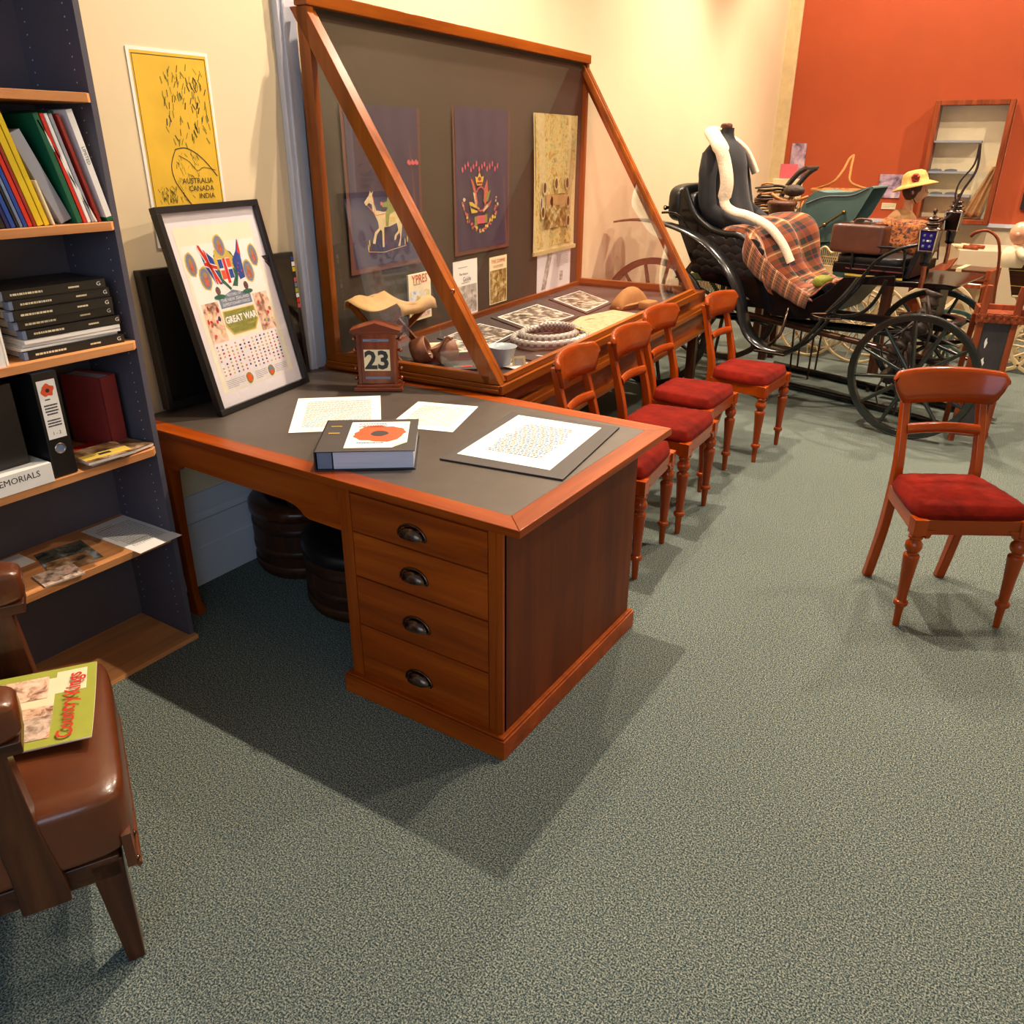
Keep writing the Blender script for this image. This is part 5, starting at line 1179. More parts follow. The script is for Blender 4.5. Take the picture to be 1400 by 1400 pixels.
m = MB(); m.grid(lambda u, v: (-.25 + .42 * u + .12 * v, -.24 - .02 * math.sin(9 * u) - .05 * v, .22 - .20 * v + .10 * (1 - u) ** 2), 24, 10, 'coat_black'); m.build('coat_skirt', ff, solid=.008)
# fur stole
m = MB()
stp = smooth_path([(-1.60, .86, 1.50), (-1.68, .80, 1.66), (-1.80, .68, 1.76), (-1.82, .55, 1.77), (-1.64, .34, 1.68), (-1.57, .31, 1.56), (-1.53, .29, 1.44), (-1.53, .28, 1.32), (-1.46, .28, 1.265), (-1.35, .32, 1.235), (-1.22, .37, 1.17), (-1.12, .41, 1.06), (-1.05, .43, .94)], 6)
rs = [.05 + .018 * math.sin(i * .42) * 0 + (.012 if 12 < i < 26 else 0) - (.012 if i > 40 else 0) for i in range(len(stp))]
m.tube(stp, rs, 'fur', 16, sq=.55)
o = tag(m.build('fur_stole'), 'long white fur stole hanging over the black coat', 'stole')
o.matrix_world = CRX
# tartan rug
rug = thing('tartan_rug', 'orange and green tartan rug spread over the seat and footwell', 'rug', (2.124, 3.845, 0), R(-8.4))
prof = [(-1.60, 1.10), (-1.50, 1.175), (-1.40, 1.185), (-1.29, 1.17), (-1.20, 1.10), (-1.14, 1.0), (-1.09, .90), (-1.02, .83), (-.94, .79), (-.84, .79), (-.76, .82)]
PP = smooth_path([(a, 0, b_) for a, b_ in prof], 6)
def rf(u, v):
    k = min(len(PP) - 2, int(u * (len(PP) - 1))); t = u * (len(PP) - 1) - k; q = PP[k].lerp(PP[k + 1], t)
    y = .235 + v * .75 + .03 * math.sin(10 * u) * (1 - v); fo = math.sin(v * 22 + 3 * u) * .022 + math.sin(v * 41 + 8 * u) * .009
    dr = max(0, (.22 - v) / .22)
    hump = .05 * math.exp(-((v - .93) / .13) ** 2) * math.exp(-((u - .42) / .22) ** 2)
    return (q.x + fo * 1.5 * (1 if u > .3 else .5) - .03 * dr + hump * 1.3, y - .0 * dr, q.z + fo * .8 + hump - .10 * dr * dr * (1.2 - .4 * math.sin(9 * u)))
m = MB(); m.grid(rf, 70, 60, 'tartan'); m.build('lap_rug', rug, solid=.01)
def rf2(u, v):   # the end hanging over the side panel down to the belly
    x = -1.30 + .50 * u; top = 1.08 - .38 * u ** .7; bot = .80 - .17 * math.sin(math.pi * min(1, u * 1.1) * .5); bot = .97 - .33 * u ** .55
    return (x - .02 * v, .222 - .012 * math.sin(v * 3.14) - .006 * math.sin(u * 30), top + .06 - (top + .03 - bot) * v)
m = MB(); m.grid(rf2, 30, 8, 'tartan'); m.build('hanging_edge', rug, solid=.008)
m = MB()
def rf3(u, v): return (-1.02 + .38 * u, .27 + .55 * v, .76 + .05 * math.sin(9 * u + 5 * v) * math.sin(6 * v + 2) + .06 * u)
m.grid(rf3, 24, 24, 'tartan'); m.build('bundled_end', rug, solid=.01)
m = pad(-.84, -.73, .30, .46, .80, .88, 'thread_green', .7, 8); o = tag(m.build('cloth_bundle'), 'small olive and brown cloth bundle in the carriage footwell', 'cloth'); o.matrix_world = CRX
# suitcase on the driver's seat
sc_ = thing('leather_suitcase', 'brown leather suitcase standing on the driver seat of the carriage', 'suitcase', CRX @ Vector((-.565, .32, 1.05)), R(-8.4))
pad(-.165, .17, -.08, .08, 0, .178, 'case_leather', .2, 12).build('body', sc_)
MB().box(-.15, .16, -.012, .012, .174, .182, 'dark_metal').build('clasp_bar', sc_)
for x in (-.06, .07): MB().box(x - .012, x + .012, -.016, .016, .174, .192, 'chrome').build('clasp', sc_, bevel=.002)
MB().tube(smooth_path([(-.045, 0, .18), (-.04, 0, .2), (0, 0, .207), (.05, 0, .2), (.055, 0, .18)], 4), .007, 'case_leather', 8).build('handle', sc_)
m = MB()
def sh(u, v):
    x = -.17 + .34 * u; y = -.14 + .28 * v
    return (x, y, .185 + .012 * math.sin(11 * u) * math.cos(8 * v) - .10 * max(0, abs(u - .5) * 2 - .8) * 5 * .4 - (.16 * max(0, .25 - v) / .25))
m.grid(sh, 30, 20, 'shawl'); m.grid(lambda u, v: (.17 + .03 * u + .012 * math.sin(9 * v), -.14 + .28 * v, .185 - .18 * u), 8, 16, 'shawl'); m.grid(lambda u, v: (-.17 + .34 * v, -.143, .07 - .07 * u), 4, 16, 'shawl')
tag(m.build('paisley_shawl', solid=.012, loc=CRX @ Vector((-.42, .66, 1.042)), rotz=R(-8)), 'orange patterned shawl heaped behind the brown suitcase', 'shawl')
# whip strap hanging from above onto the far lamp
m = MB(); m.tube(smooth_path([(-.13, .96, 1.70), (-.12, .96, 1.55), (-.17, .96, 1.43), (-.19, .96, 1.36), (-.22, .95, 1.26), (-.28, .94, 1.22)], 6), .008, 'harness', 8)
m.tube(smooth_path([(-.135, .96, 1.7), (-.14, .96, 1.58), (-.20, .96, 1.48), (-.215, .96, 1.40), (-.205, .96, 1.32), (-.26, .95, 1.2), (-.245, .93, 1.08), (-.23, .92, .98)], 6), .006, 'harness', 8)
o = tag(m.build('driving_rein'), 'thin black looped rein rising beside the farther lamp', 'rein'); o.matrix_world = CRX
m = MB(); m.tube(smooth_path([(-.01, .16, .88), (-.03, .14, .78), (-.02, .12, .70), (-.10, .10, .60), (-.15, .09, .52), (-.14, .12, .44), (-.18, .12, .30)], 6), [.045 + .014 * math.sin(i * 1.9) for i in range(37)], 'harness', 12)
rd = random.Random(6)
for k in range(12):
    x0 = -.03 - .01 * k; z0 = .86 - k * .045; a = rd.uniform(-.16, .12)
    m.tube(smooth_path([(x0, .10, z0), (x0 + a * .5, .06, z0 - .06), (x0 + a, .07, z0 - .16), (x0 + a * .8, .1, z0 - .26)], 4), .009, 'harness', 6, sq=.5)
o = tag(m.build('leather_harness'), 'bundle of worn leather harness strapped behind the front wheel', 'harness'); o.matrix_world = CRX
def pole(lb, p0, p1, bend):
    o = thing('carriage_shaft', lb, 'shaft', ((p0[0] + p1[0]) / 2, (p0[1] + p1[1]) / 2, .027), 0, 'carriage shafts lying on the carpet'); c = o.location
    P0 = Vector((*p0, .027)) - c; P1 = Vector((*p1, .027)) - c; n_ = Vector((-(P1 - P0).y, (P1 - P0).x, 0)).normalized()
    pth = [P0.lerp(P1, i / 14) + n_ * bend * math.sin(math.pi * i / 14) for i in range(15)]
    MB().tube(pth, [.026] * 10 + [.025, .024, .022, .02, .017], 'black_gloss', 12).build('pole', o)
    MB().tube([pth[-1], pth[-1] + (pth[-1] - pth[-2]).normalized() * .07], [.0175, .013], 'chrome', 12).build('tip', o)
    MB().box(-.012, .012, -.03, .03, -.026, .0, 'dark_metal').build('staple', o)
pole('upper black carriage shaft with silver tip on the carpet behind the wheel', (.93, 5.20), (2.55, 4.52), .04)
pole('lower black carriage shaft lying under the big front wheel', (1.18, 4.60), (2.36, 4.16), .03)

# ---------------------------------------------------------------- carved stand beside the wheel
sd = thing('carved_panel_stand', 'carved reddish wooden frame with dark panel right of the wheel', 'stand', (2.50, 3.98, 0), R(12))
for x0 in (-.115, .06): MB().prism([(x0, 0), (x0 + .034, 0), (x0 + .05, .90), (x0 + .05, .95), (x0 + .02, .95), (x0 + .014, .9)], -.02, .015, 'y', 'rust_wood').build('post', sd, bevel=.004)
m = MB(); m.box(-.12, .14, -.035, -.018, .74, .785, 'rust_wood')
for k in range(13): m.ball((-.108 + k * .0195, -.036, .767 + .012 * (-1) ** k), (.008, .004, .016), 'rust_wood', 6)
m.build('carved_rail', sd, bevel=.004)
m = MB(); m.prism([(-.08, .06), (.068, .06), (.08, .74), (-.07, .74)], -.012, -.004, 'y', 'dark_panel')
Xd = frame((0, -.0126, 0), (1, 0, 0), (0, 0, 1))
for x, z_, a, b_ in ((-.035, .62, .007, .028), (-.03, .50, .009, .03), (-.035, .36, .015, .035), (-.04, .33, .01, .015)): m.blob(x, z_, a, b_, 'white', Xd, 0, 10, .3, 2)
m.build('dark_panel', sd)
MB().box(-.09, .10, -.016, -.002, .04, .075, 'rust_wood').build('lower_rail', sd, bevel=.003)
m = MB(); m.box(-.10, .12, .0, .16, .775, .79, 'rust_wood').box(-.11, -.09, .0, .16, .76, .82, 'rust_wood').box(.11, .13, .0, .16, .76, .82, 'rust_wood').box(-.1, .12, .15, .17, .76, .82, 'rust_wood'); m.build('open_tray', sd, bevel=.003)
for x in (-.1, .12): MB().bar((x, .16, .76), (x, .36, .0), .03, .025, 'rust_wood').build('prop_leg', sd)

# ---------------------------------------------------------------- prams and carts behind the carriage
pm = thing('hooded_pram', 'pram with raised teal cloth hood and ivory wheels behind carriage', 'pram', (1.04, 5.92, 0), R(-6))
m = MB()
hp = [(-.23, .93), (-.24, 1.15), (-.17, 1.25), (-.09, 1.345), (.02, 1.34), (.2, 1.35), (.34, 1.395), (.36, 1.38), (.30, 1.16), (.22, 1.05), (.16, .93)]
n = len(hp)
m.prism([(a, b_) for a, b_ in hp[1:8]] + [(.26, 1.16), (.1, .97), (-.20, .93)], -.20, -.196, 'y', 'teal'); m.prism([(a, b_) for a, b_ in hp[1:8]] + [(.26, 1.16), (.1, .97), (-.20, .93)], .196, .2, 'y', 'teal')
tpp = smooth_path([(a, 0, b_) for a, b_ in hp[0:8]], 4)
m.grid(lambda u, v: (tpp[min(len(tpp) - 1, int(round(u * (len(tpp) - 1))))].x, -.20 + .40 * v, tpp[min(len(tpp) - 1, int(round(u * (len(tpp) - 1))))].z), len(tpp) - 1, 6, 'teal')
m.build('hood', pm, solid=.004)
m = MB(); m.tube(smooth_path([(-.15, -.204, 1.25), (.0, -.204, 1.31), (.2, -.204, 1.325), (.33, -.204, 1.385)], 5), .006, 'grey_paint', 6); m.build('hood_seam', pm)
m = MB(); m.tube([(-.13, -.215, .98), (.0, -.215, 1.075), (.17, -.215, 1.20)], .007, 'brass', 8); m.ball((-.13, -.215, .98), .016, 'brass', 8).ball((.03, -.215, 1.095), .016, 'brass', 8).ball((.17, -.215, 1.2), .016, 'brass', 8); m.build('hood_stay', pm)
m = MB(); m.prism([(-.34, .93), (.16, .93), (.36, .90), (.30, .72), (.15, .62), (-.2, .62), (-.32, .75)], -.19, .19, 'y', 'green_paint'); m.build('pram_body', pm, bevel=.02)
for y in (-.16, .16):
    wheel_parts(pm, .01, y, .26, .26, 16, .02, .028, 'ivory', 'ivory', .0055, .022, 0, .07, .1, wire=True)
    wheel_parts(pm, .42, y, .31, .31, 16, .02, .028, 'ivory', 'ivory', .0055, .022, 0, .07, .2, wire=True)
m = MB()
for y in (-.16, .16):
    m.tube(smooth_path([(.01, y, .26), (-.1, y, .46), (.12, y, .54), (.45, y, .50), (.42, y, .31)], 6), .009, 'ivory', 6)
m.tube([(.01, -.17, .26), (.01, .17, .26)], .007, 'ivory', 6).tube([(.42, -.17, .31), (.42, .17, .31)], .007, 'ivory', 6); m.tube([(0, -.15, .48), (0, -.15, .64)], .01, 'ivory', 6).tube([(.25, .15, .48), (.25, .15, .64)], .01, 'ivory', 6).tube([(.25, -.15, .48), (.25, -.15, .64)], .01, 'ivory', 6)
m.build('undercarriage', pm)
m = MB(); m.tube(smooth_path([(-.32, -.12, .85), (-.42, -.12, 1.08), (-.40, -.12, 1.3), (-.30, -.12, 1.46), (-.22, -.12, 1.52)], 5), .022, 'harness', 8); m.tube(smooth_path([(-.32, .12, .85), (-.42, .12, 1.08), (-.40, .12, 1.3), (-.30, .12, 1.46), (-.22, .12, 1.52)], 5), .022, 'harness', 8); m.tube([(-.22, -.14, 1.52), (-.22, .14, 1.52)], .014, 'harness', 8)
m.build('push_handle', pm)
# wicker chair with scalloped back
wc = thing('wicker_chair', 'small ivory wicker chair with scalloped openwork back', 'chair', (1.21, 5.12, 0), R(-6))
m = MB(); sc2 = lambda x: .965 + .02 * math.cos(x * 2 * math.pi / .115)
top = [(x, 0, sc2(x)) for x in [-.12 + i * .24 / 30 for i in range(31)]]
m.tube(top, .009, 'ivory', 6).tube([(-.12, 0, sc2(-.12)), (-.105, 0, .87), (-.07, 0, .80)], .009, 'ivory', 6).tube([(.12, 0, sc2(.12)), (.105, 0, .87), (.07, 0, .80)], .009, 'ivory', 6).tube([(-.115, 0, .915), (.115, 0, .915)], .005, 'ivory', 6).tube([(-.09, 0, .85), (.09, 0, .85)], .005, 'ivory', 6)
for i in range(15): x = -.105 + i * .015; m.tube([(x, 0, sc2(x)), (x, 0, .915)], .0035, 'ivory', 5)
for i in range(12):
    x = -.10 + i * .0165
    m.tube([(x, 0, .915), (x + .02, 0, .85)], .0025, 'ivory', 4).tube([(x + .02, 0, .915), (x, 0, .85)], .0025, 'ivory', 4)
m.box(-.085, .085, -.006, .006, .78, .85, 'ivory'); m.build('openwork_back', wc)
m = MB(); m.box(-.11, .11, -.22, 0, .755, .78, 'ivory'); m.build('seat', wc, bevel=.006)
for x in (-.09, .09):
    for y in (-.2, -.01): MB().tube([(x, y, .755), (x * .8, y * .8, 0)], .008, 'walnut_z', 6).build('leg', wc)
# low ivory cart with wooden wheels
ct = thing('goat_cart', 'ivory painted child cart with thick spoked wheels behind carriage', 'cart', (1.92, 6.36, 0), R(0))
for y in (-.18, .18): wheel_parts(ct, .0, y, .315, .315, 10, .032, .042, 'ivory2', 'ivory2', .012, .03, 0, .1, .25)
m = MB(); m.prism([(-.47, .69), (-.43, .64), (-.28, .595), (-.12, .62), (-.05, .69), (-.08, .70), (-.26, .665), (-.43, .70)], -.15, .15, 'y', 'ivory2'); m.build('curved_body', ct, bevel=.005)
MB().box(-.42, .30, -.14, -.11, .31, .34, 'ivory2').box(-.42, .3, .11, .14, .31, .34, 'ivory2').build('axle_frame', ct)
MB().box(-.22, .0, -.1, .1, .34, .60, 'rust_wood').build('seat_box', ct, bevel=.006)
gw = thing('pram_wheels', 'sea green wooden barrow wheel leaning behind the far front wheel', 'wheel', (2.13, 5.6, 0), R(10))
wheel_parts(gw, 0, 0, .27, .27, 8, .03, .035, 'green_paint', 'green_paint', .010, .026, 0, .09, .3); gw['category'] = 'wheel'; gw.name = 'barrow_wheel'
MB().tube([(0, -.02, .27), (0, .14, .0)], .012, 'green_paint', 8).build('axle_prop', gw)
# spring of wires: a third pale wheel seen edge-on
tk = thing('travel_chest', 'old wooden travel chest with pale band standing before the dado', 'chest', (2.10, 7.02, 0), R(-8))
MB().box(-.19, .19, -.16, .16, .35, .69, 'walnut_x').build('body', tk, bevel=.008); MB().box(-.10, -.055, -.168, .168, .345, .697, 'ivory2').box(.145, .195, -.165, .165, .345, .695, 'rust_wood').build('band', tk)
MB().box(-.19, .19, -.165, .165, .60, .615, 'rust_wood').build('lid_seam', tk)
MB().box(-.20, .20, -.17, .17, 0, .345, 'plinth').build('block', tk, label='cream block under the trunk')
dp = MB(); dp.box(-.35, .34, -.3, .35, 0, .80, 'plinth'); tag(dp.build('display_plinth', loc=(2.20, 7.75, 0), rotz=R(14)), 'tall cream display plinth against the dado', 'plinth')
m = MB(); m.box(-.16, .15, -.1, .1, 0, .012, 'rust_wood').box(-.16, .15, -.1, -.092, .012, .03, 'rust_wood').box(-.16, -.152, -.1, .1, .012, .03, 'rust_wood').prism([(-.1, -.06), (.08, -.08), (.12, .04), (-.06, .06)], .013, .02, 'z', 'white')
tag(m.build('wooden_tray', loc=(2.09, 6.68, .575), rotz=R(-12)), 'small reddish wooden tray holding a white paper', 'tray')
m = MB(); m.box(-.12, .12, -.05, .05, 0, .575, 'ivory2'); tag(m.build('pale_stand', loc=(2.09, 6.68, -.0), rotz=R(-12)), 'pale stand carrying the small wooden tray', 'stand')
m = MB(); m.prism([(-.17, -.01), (-.12, .03), (.0, .045), (.12, .025), (.19, .0), (.12, -.035), (0, -.045), (-.12, -.03)], -.006, .006, 'z', 'rust_wood', RY(R(-40)) @ RX(R(60)))
tag(m.build('wooden_paddle', loc=(1.965, 5.25, .83)), 'leaf shaped brown wooden paddle behind the lamps', 'paddle', )
for i, (x, z_) in enumerate(((2.03, 7.62), (1.99, 7.50))):
    m = MB(); m.tube([(-.05, 0, .02), (.09, 0, .02)], .017, 'rust_wood', 10).tube([(-.13, 0, .02), (-.05, 0, .02)], .02, 'ivory2', 10)
    tag(m.build('wooden_roller', loc=(x, z_, .8), rotz=R(-25)), ('farther' if i == 0 else 'nearer') + ' of two wooden rollers with pale ends on the cream plinth', 'roller', 'wooden rollers behind the lamps')
# doll pram at right
dpm = thing('doll_pram', 'brown sided doll pram with ivory wheels at the right edge', 'pram', (2.62, 6.25, 0), R(0))
m = MB(); m.add([(-.22, -.17, .87), (.30, -.17, .87), (.30, .17, .87), (-.22, .17, .87), (-.14, -.13, .60), (.24, -.13, .60), (.24, .13, .60), (-.14, .13, .60)], [(4, 5, 1, 0), (5, 6, 2, 1), (6, 7, 3, 2), (7, 4, 0, 3), (4, 7, 6, 5)], 'walnut_x'); m.build('body', dpm, solid=.012)
m = MB(); m.tube([(-.225, -.175, .875), (.305, -.175, .875), (.305, .175, .875), (-.225, .175, .875)], .013, 'ivory', 8, closed=True).tube([(-.21, -.165, .80), (.29, -.165, .80)], .003, 'thread_yellow', 6).tube([(-.17, -.145, .68), (.26, -.145, .68)], .003, 'thread_yellow', 6).tube([(-.14, -.14, .60), (.24, -.14, .60)], .01, 'ivory', 6); m.build('rim', dpm)
for x, rr_ in ((-.12, .235), (.16, .235)):
    for y in (-.16, .17): wheel_parts(dpm, x, y, rr_, rr_, 9, .028, .028, 'ivory', 'ivory', .009, .022, 0, .08, x)
m = MB(); m.tube([(-.12, -.15, .235), (.0, -.12, .42), (.2, -.12, .6)], .008, 'ivory', 6).tube([(.16, -.15, .235), (.02, -.12, .42), (-.12, -.12, .6)], .008, 'ivory', 6).tube([(.16, .15, .235), (.02, .12, .42), (-.12, .12, .6)], .008, 'ivory', 6).tube([(-.12, .15, .235), (.0, .12, .42), (.2, .12, .6)], .008, 'ivory', 6)
m.tube([(-.12, -.17, .235), (-.12, .18, .235)], .006, 'ivory', 6).tube([(.16, -.17, .235), (.16, .18, .235)], .006, 'ivory', 6); m.build('springs', dpm)
bd_ = thing('baby_doll', 'pink headed baby doll in white gown sitting in the doll pram', 'doll', (2.435, 6.12, .80), R(15))
hd = MB()
def head(mb, X, mat, s=1, nose=.012):
    def fn(u, v):
        a = 2 * math.pi * u; ph = math.pi * (v - .5); z_ = math.sin(ph); r0 = math.cos(ph)
        w_ = 1 - .12 * max(0, -z_); x = r0 * math.cos(a) * .078 * w_; y = r0 * math.sin(a) * .068 * w_; z = z_ * .088
        # facing +x: cheeks, chin, nose
        fz = max(0, math.cos(a)) ** 2 * r0
        x += fz * (.010 * math.exp(-((z + .035) / .03) ** 2) - .006 * math.exp(-((z - .004) / .012) ** 2))
        x += nose * math.exp(-((z + .014) / .012) ** 2) * max(0, math.cos(a)) ** 30 * r0
        x += .005 * math.exp(-((z + .045) / .006) ** 2) * max(0, math.cos(a)) ** 12 * r0
        return (x * s, y * s, z * s)
    mb.grid(fn, 48, 32, mat, X)
Xh = T(0, 0, .27) @ RZ(R(-25))
head(hd, Xh, 'skin_baby'); 
for y in (-.026, .026): hd.ball((.066, y, .006), (.007, .011, .008), 'white', 8, Xh).ball((.071, y, .006), (.004, .006, .007), 'ink', 8, Xh)
for y in (-.07, .07): hd.ball((-.004, y, -.005), (.014, .008, .018), 'skin_baby', 8, Xh)
hd.ball((.070, 0, -.048), (.006, .014, .004), 'red_ink', 8, Xh)
hd.lathe([(.03, .16), (.028, .2)], 'skin_baby', 12); hd.build('body', bd_)
m = MB(); m.lathe([(.085, .02), (.10, .06), (.10, .12), (.075, .165), (.04, .185), (.03, .19)], 'baby_cloth', 20, sy=.8); m.tube(smooth_path([(0, -.06, .155), (.03, -.10, .11), (.09, -.09, .08)], 5), [.03] * 6 + [.024] * 5, 'baby_cloth', 10).tube(smooth_path([(0, .06, .155), (.03, .10, .11), (.09, .09, .08)], 5), [.03] * 6 + [.024] * 5, 'baby_cloth', 10)
m.build('gown', bd_)
# large child doll in straw hat
cd = thing('straw_hat_doll', 'large doll with straw hat and red flower behind the carriage', 'doll', (1.66, 5.45, 0), R(5))
MB().box(-.04, .04, -.04, .04, 0, .90, 'walnut_z').box(-.13, .13, -.11, .11, .90, .92, 'walnut_x').build('post', cd)
b2 = MB(); Xh = T(.06, 0, 1.385) @ RZ(R(-12)) @ Matrix.Scale(1.0, 4)
head(b2, Xh, 'skin_doll', 1.0, .015)
for y in (-.026, .026): b2.ball((.068, y, .006), (.006, .010, .007), 'white', 8, Xh).ball((.072, y, .006), (.004, .006, .006), 'ink', 8, Xh)
for y in (-.07, .07): b2.ball((-.004, y, -.01), (.014, .008, .018), 'skin_doll', 8, Xh)
b2.ball((.071, 0, -.047), (.006, .014, .004), 'dark_red', 8, Xh)
b2.lathe([(.034, 1.24), (.032, 1.32)], 'skin_doll', 14, T(.03, 0, 0)); b2.build('body', cd)
m = MB(); m.ball((-.012, 0, .012), (.083, .078, .09), 'hair', 16, Xh); m.build('hair', cd)
m = MB(); m.lathe([(.10, .92), (.13, 1.0), (.125, 1.12), (.10, 1.20), (.06, 1.245), (.038, 1.255)], 'beige_cloth', 24, sy=.85); m.tube(smooth_path([(0, -.09, 1.2), (.03, -.13, 1.10), (.12, -.12, 1.02)], 5), [.05] * 6 + [.035] * 5, 'beige_cloth', 12).tube(smooth_path([(0, .09, 1.2), (.03, .13, 1.10), (.12, .12, 1.02)], 5), [.05] * 6 + [.035] * 5, 'beige_cloth', 12)
m.build('dress', cd)
ht = MB(); Xt_ = Xh @ T(-.012, 0, .04) @ RY(R(-14))
ht.lathe([(.13, -.012), (.155, -.02), (.158, -.016), (.13, .0), (.092, .018), (.088, .05), (.075, .085), (.045, .10), (.001, .104)], 'straw', 32, Xt_, cap=False); h_ = ht.build('straw_hat', cd)
m = MB()
for k in range(7): a = k * .9; m.ball((.03 + .018 * math.cos(a), -.095 + .004 * k * .3, .045 + .018 * math.sin(a)), .014, 'dark_red', 8, Xt_)
m.build('red_flower', h_)
m = MB(); m.tube(smooth_path([(-.03, -.088, .04), (.0, -.078, -.03), (.03, -.05, -.085)], 4), .004, 'dark_metal', 6, X=Xh); m.build('chin_strap', h_)
# cane
m = MB(); m.tube(smooth_path([(2.15, 5.4, 1.09), (2.18, 5.4, 1.12), (2.25, 5.4, 1.135), (2.32, 5.4, 1.09), (2.355, 5.4, 1.0), (2.375, 5.4, .85), (2.41, 5.42, .45), (2.44, 5.45, .0)], 6), [.013] * 8 + [.010] * 34 + [.009], 'rust_wood', 8)
tag(m.build('walking_cane'), 'slender reddish cane with bent handle left of the baby doll', 'cane')
# leather bucket, straw things and wicker frame
lb_ = thing('leather_bucket', 'brown leather fire bucket behind the fur stole', 'bucket', (.76, 5.42, .0), 0)
MB().lathe([(.075, 1.0), (.10, 1.22), (.112, 1.25), (.118, 1.27), (.10, 1.285), (.001, 1.287)], 'brown_basket', 28).build('body', lb_); MB().box(-.03, .03, -.03, .03, 0, .98, 'walnut_z').box(-.1, .1, -.1, .1, .98, 1.0, 'walnut_x').build('stand', lb_)
hs = thing('harness_pile', 'pile of dark harness and straw pads above the bucket', 'harness', (.60, 5.72, 0), 0)
m = MB(); rd = random.Random(12)
for k in range(16):
    z_ = 1.18 + k * .014; m.tube(smooth_path([(-.13 + rd.uniform(-.03, .03), rd.uniform(-.08, .02), z_), (-.04, rd.uniform(-.12, -.04), z_ + rd.uniform(-.01, .03)), (.06, rd.uniform(-.1, 0), z_ + rd.uniform(-.02, .02)), (.17 + rd.uniform(-.03, .03), rd.uniform(-.06, .04), z_ - .02)], 5), rd.uniform(.009, .02), rd.choice(['harness', 'harness', 'brown_basket', 'wicker']), 8, sq=.6)
m.build('straps', hs); MB().box(-.03, .03, -.03, .03, 0, 1.15, 'walnut_z').box(-.12, .16, -.1, .1, 1.15, 1.17, 'walnut_x').build('stand', hs)
wf_ = thing('wicker_cradle', 'curved cane wicker cradle frame beside the dark pram handle', 'cradle', (.80, 5.50, 0), 0)
m = MB()
for k in range(10): m.tube(smooth_path([(-.11 + k * .026, -.05, 1.30), (-.12 + k * .026, -.09, 1.24), (-.10 + k * .024, -.06, 1.17), (-.05 + k * .018, .0, 1.13)], 5), .006, 'wicker', 6)
m.tube(smooth_path([(-.14, -.05, 1.33), (-.05, -.07, 1.29), (.05, -.07, 1.285), (.15, -.05, 1.32)], 5), .011, 'wicker', 8).tube([(-.1, .0, 1.13), (.13, .0, 1.13)], .012, 'wicker', 8); m.build('ribs', wf_)
m = MB(); m.ball((.03, -.04, 1.36), (.085, .06, .045), 'harness', 12); m.build('dark_cushion', wf_); MB().box(-.02, .03, -.0, .05, 0, 1.12, 'walnut_z').build('stand', wf_)
m = MB(); m.box(-.10, .05, -.004, .004, 0, .12, 'thread_pink'); tag(m.build('pink_card', loc=(.56, 6.3, 1.42)), 'faded pink card standing behind the fur stole', 'card')
MB_ = MB(); MB_.box(-.14, .10, -.05, .05, 0, 1.418, 'ivory2'); tag(MB_.build('pale_pedestal', loc=(.56, 6.3, 0)), 'tall pale pedestal under the faded pink card', 'pedestal')
# large basket on a plinth by the orange wall
bk2 = thing('handled_basket', 'large shallow wicker basket with tall handles before the orange wall', 'basket', (.60, 8.35, .0), 0)
m = MB(); m.lathe([(.20, 1.0), (.27, 1.12), (.33, 1.24), (.345, 1.245), (.32, 1.24), (.2, 1.02)], 'wicker', 32, sy=.6, cap=False); m.build('bowl', bk2)
m = MB(); m.tube([(.34 * math.cos(a), .2 * math.sin(a), 1.25 + .05 * math.cos(a) ** 2 * 0) for a in [2 * math.pi * k / 40 for k in range(40)]], .018, 'wicker', 8, closed=True).tube(smooth_path([(-.33, -.0, 1.25), (-.1, -.17, 1.33), (-.02, -.12, 1.45), (.0, 0, 1.56), (.02, .1, 1.6)], 5), .014, 'wicker', 8).tube(smooth_path([(.33, -.0, 1.25), (.1, -.17, 1.33), (.06, -.12, 1.45), (.04, 0, 1.56), (.02, .1, 1.6)], 5), .014, 'wicker', 8); m.build('handle', bk2)
MB().lathe([(.22, 0), (.22, 1.0)], 'plinth', 24, sy=.6).build('stand', bk2)
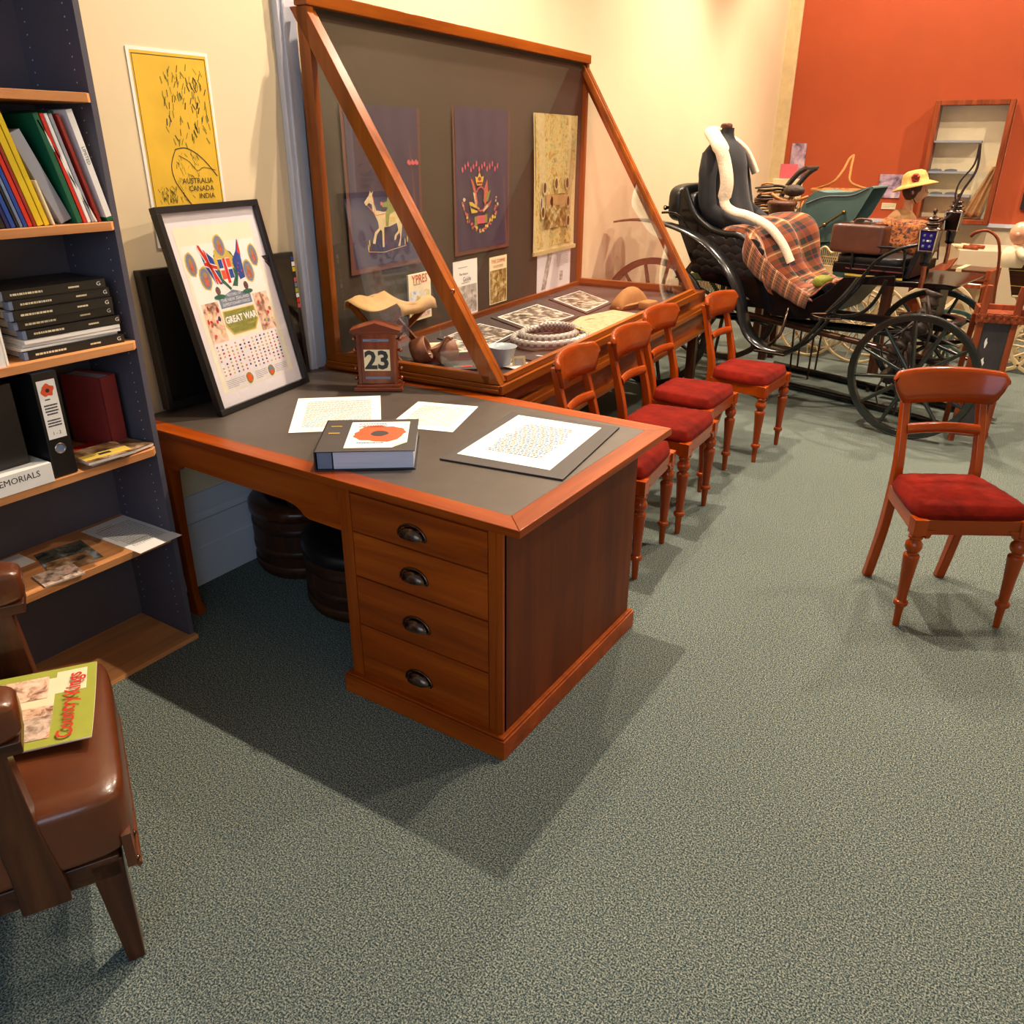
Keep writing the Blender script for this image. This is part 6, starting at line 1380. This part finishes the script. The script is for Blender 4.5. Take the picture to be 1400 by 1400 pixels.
# framed things on the orange wall
m = MB(); m.box(0, .24, -.012, 0, 0, .245, 'bw_print'); tag(m.build('wall_print', loc=(.83, 8.998, 1.16)), 'purple grey print on the orange wall left of the doll', 'print')
m = MB(); m.box(0, .15, -.006, 0, 0, .065, 'cream_paper'); m.lines(.01, .01, .14, .055, 4, 'grey_ink', frame((0, -.0065, 0), (1, 0, 0), (0, 0, 1))); tag(m.build('caption_label', loc=(.90, 8.998, 1.04)), 'small cream caption label under the purple grey print', 'label')
m = MB(); m.box(0, .4, -.03, 0, 0, .24, 'black'); tag(m.build('wall_picture', loc=(2.27, 8.998, 1.09)), 'dark framed panel on the orange wall at the right edge', 'picture')
m = MB(); m.box(0, .17, -.01, 0, 0, .5, 'bw_print'); tag(m.build('wall_sheet', loc=(-.20, 8.998, 1.22)), 'pale printed sheet on the orange wall near the corner', 'print')
# glazed wall cabinet
wc2 = thing('wall_cabinet', 'brown framed glass wall cabinet with shelves on the orange wall', 'cabinet', (1.29, 8.97, .93), 0)
cw, chh = .73, 1.2
m = MB(); m.box(0, cw, -.02, 0, 0, chh, 'cream_paper'); m.build('back_panel', wc2)
m = MB()
for a in ((0, .05, -.22, -.02, 0, chh), (cw - .05, cw, -.22, -.02, 0, chh), (.05, cw - .05, -.22, -.02, 0, .05), (.05, cw - .05, -.22, -.02, chh - .05, chh)): m.box(*a, 'rust_wood')
m.build('frame', wc2, bevel=.006)
for z_ in (.27, .50, .80): MB().box(.05, .5, -.19, -.02, z_, z_ + .02, 'grey_card').build('shelf', wc2)
MB().box(.05, cw - .05, -.212, -.208, .05, chh - .05, 'glass').build('glass_door', wc2)
for i, (x, z_) in enumerate(((1.40, .52), (1.55, .52), (1.45, .29), (1.60, .29))):
    m = MB(); m.prism([(-.06, 0), (.06, 0), (.05, .018), (0, .024), (-.05, .018)], -.05, .05, 'y', 'grey_paint'); tag(m.build('dark_dish', loc=(x, 8.86, .93 + z_ + .0005)), ('low dark dish at the left of the upper cabinet shelf', 'low dark dish at the right of the upper cabinet shelf', 'low dark dish at the left of the middle cabinet shelf', 'low dark dish at the right of the middle cabinet shelf')[i], 'dish', 'dishes in the wall cabinet')
m = MB(); m.grid(lambda u, v: (.28 * v * (.25 + .0 * u) + (-.16 + .2 * (1 - u)) + .1 * v * u, -.02 - .02 * math.sin(v * 14), .50 * (1 - u) + .0), 10, 20, 'beige_cloth'); tag(m.build('hanging_cloth', loc=(1.90, 8.86, 1.0), solid=.006), 'beige cloth hanging at the right inside the wall cabinet', 'cloth')
sc = bpy.context.scene
sc.view_settings.view_transform = 'Standard'; sc.view_settings.look = 'None'; sc.view_settings.exposure = 0; sc.view_settings.gamma = 1; sc.view_settings.use_curve_mapping = False
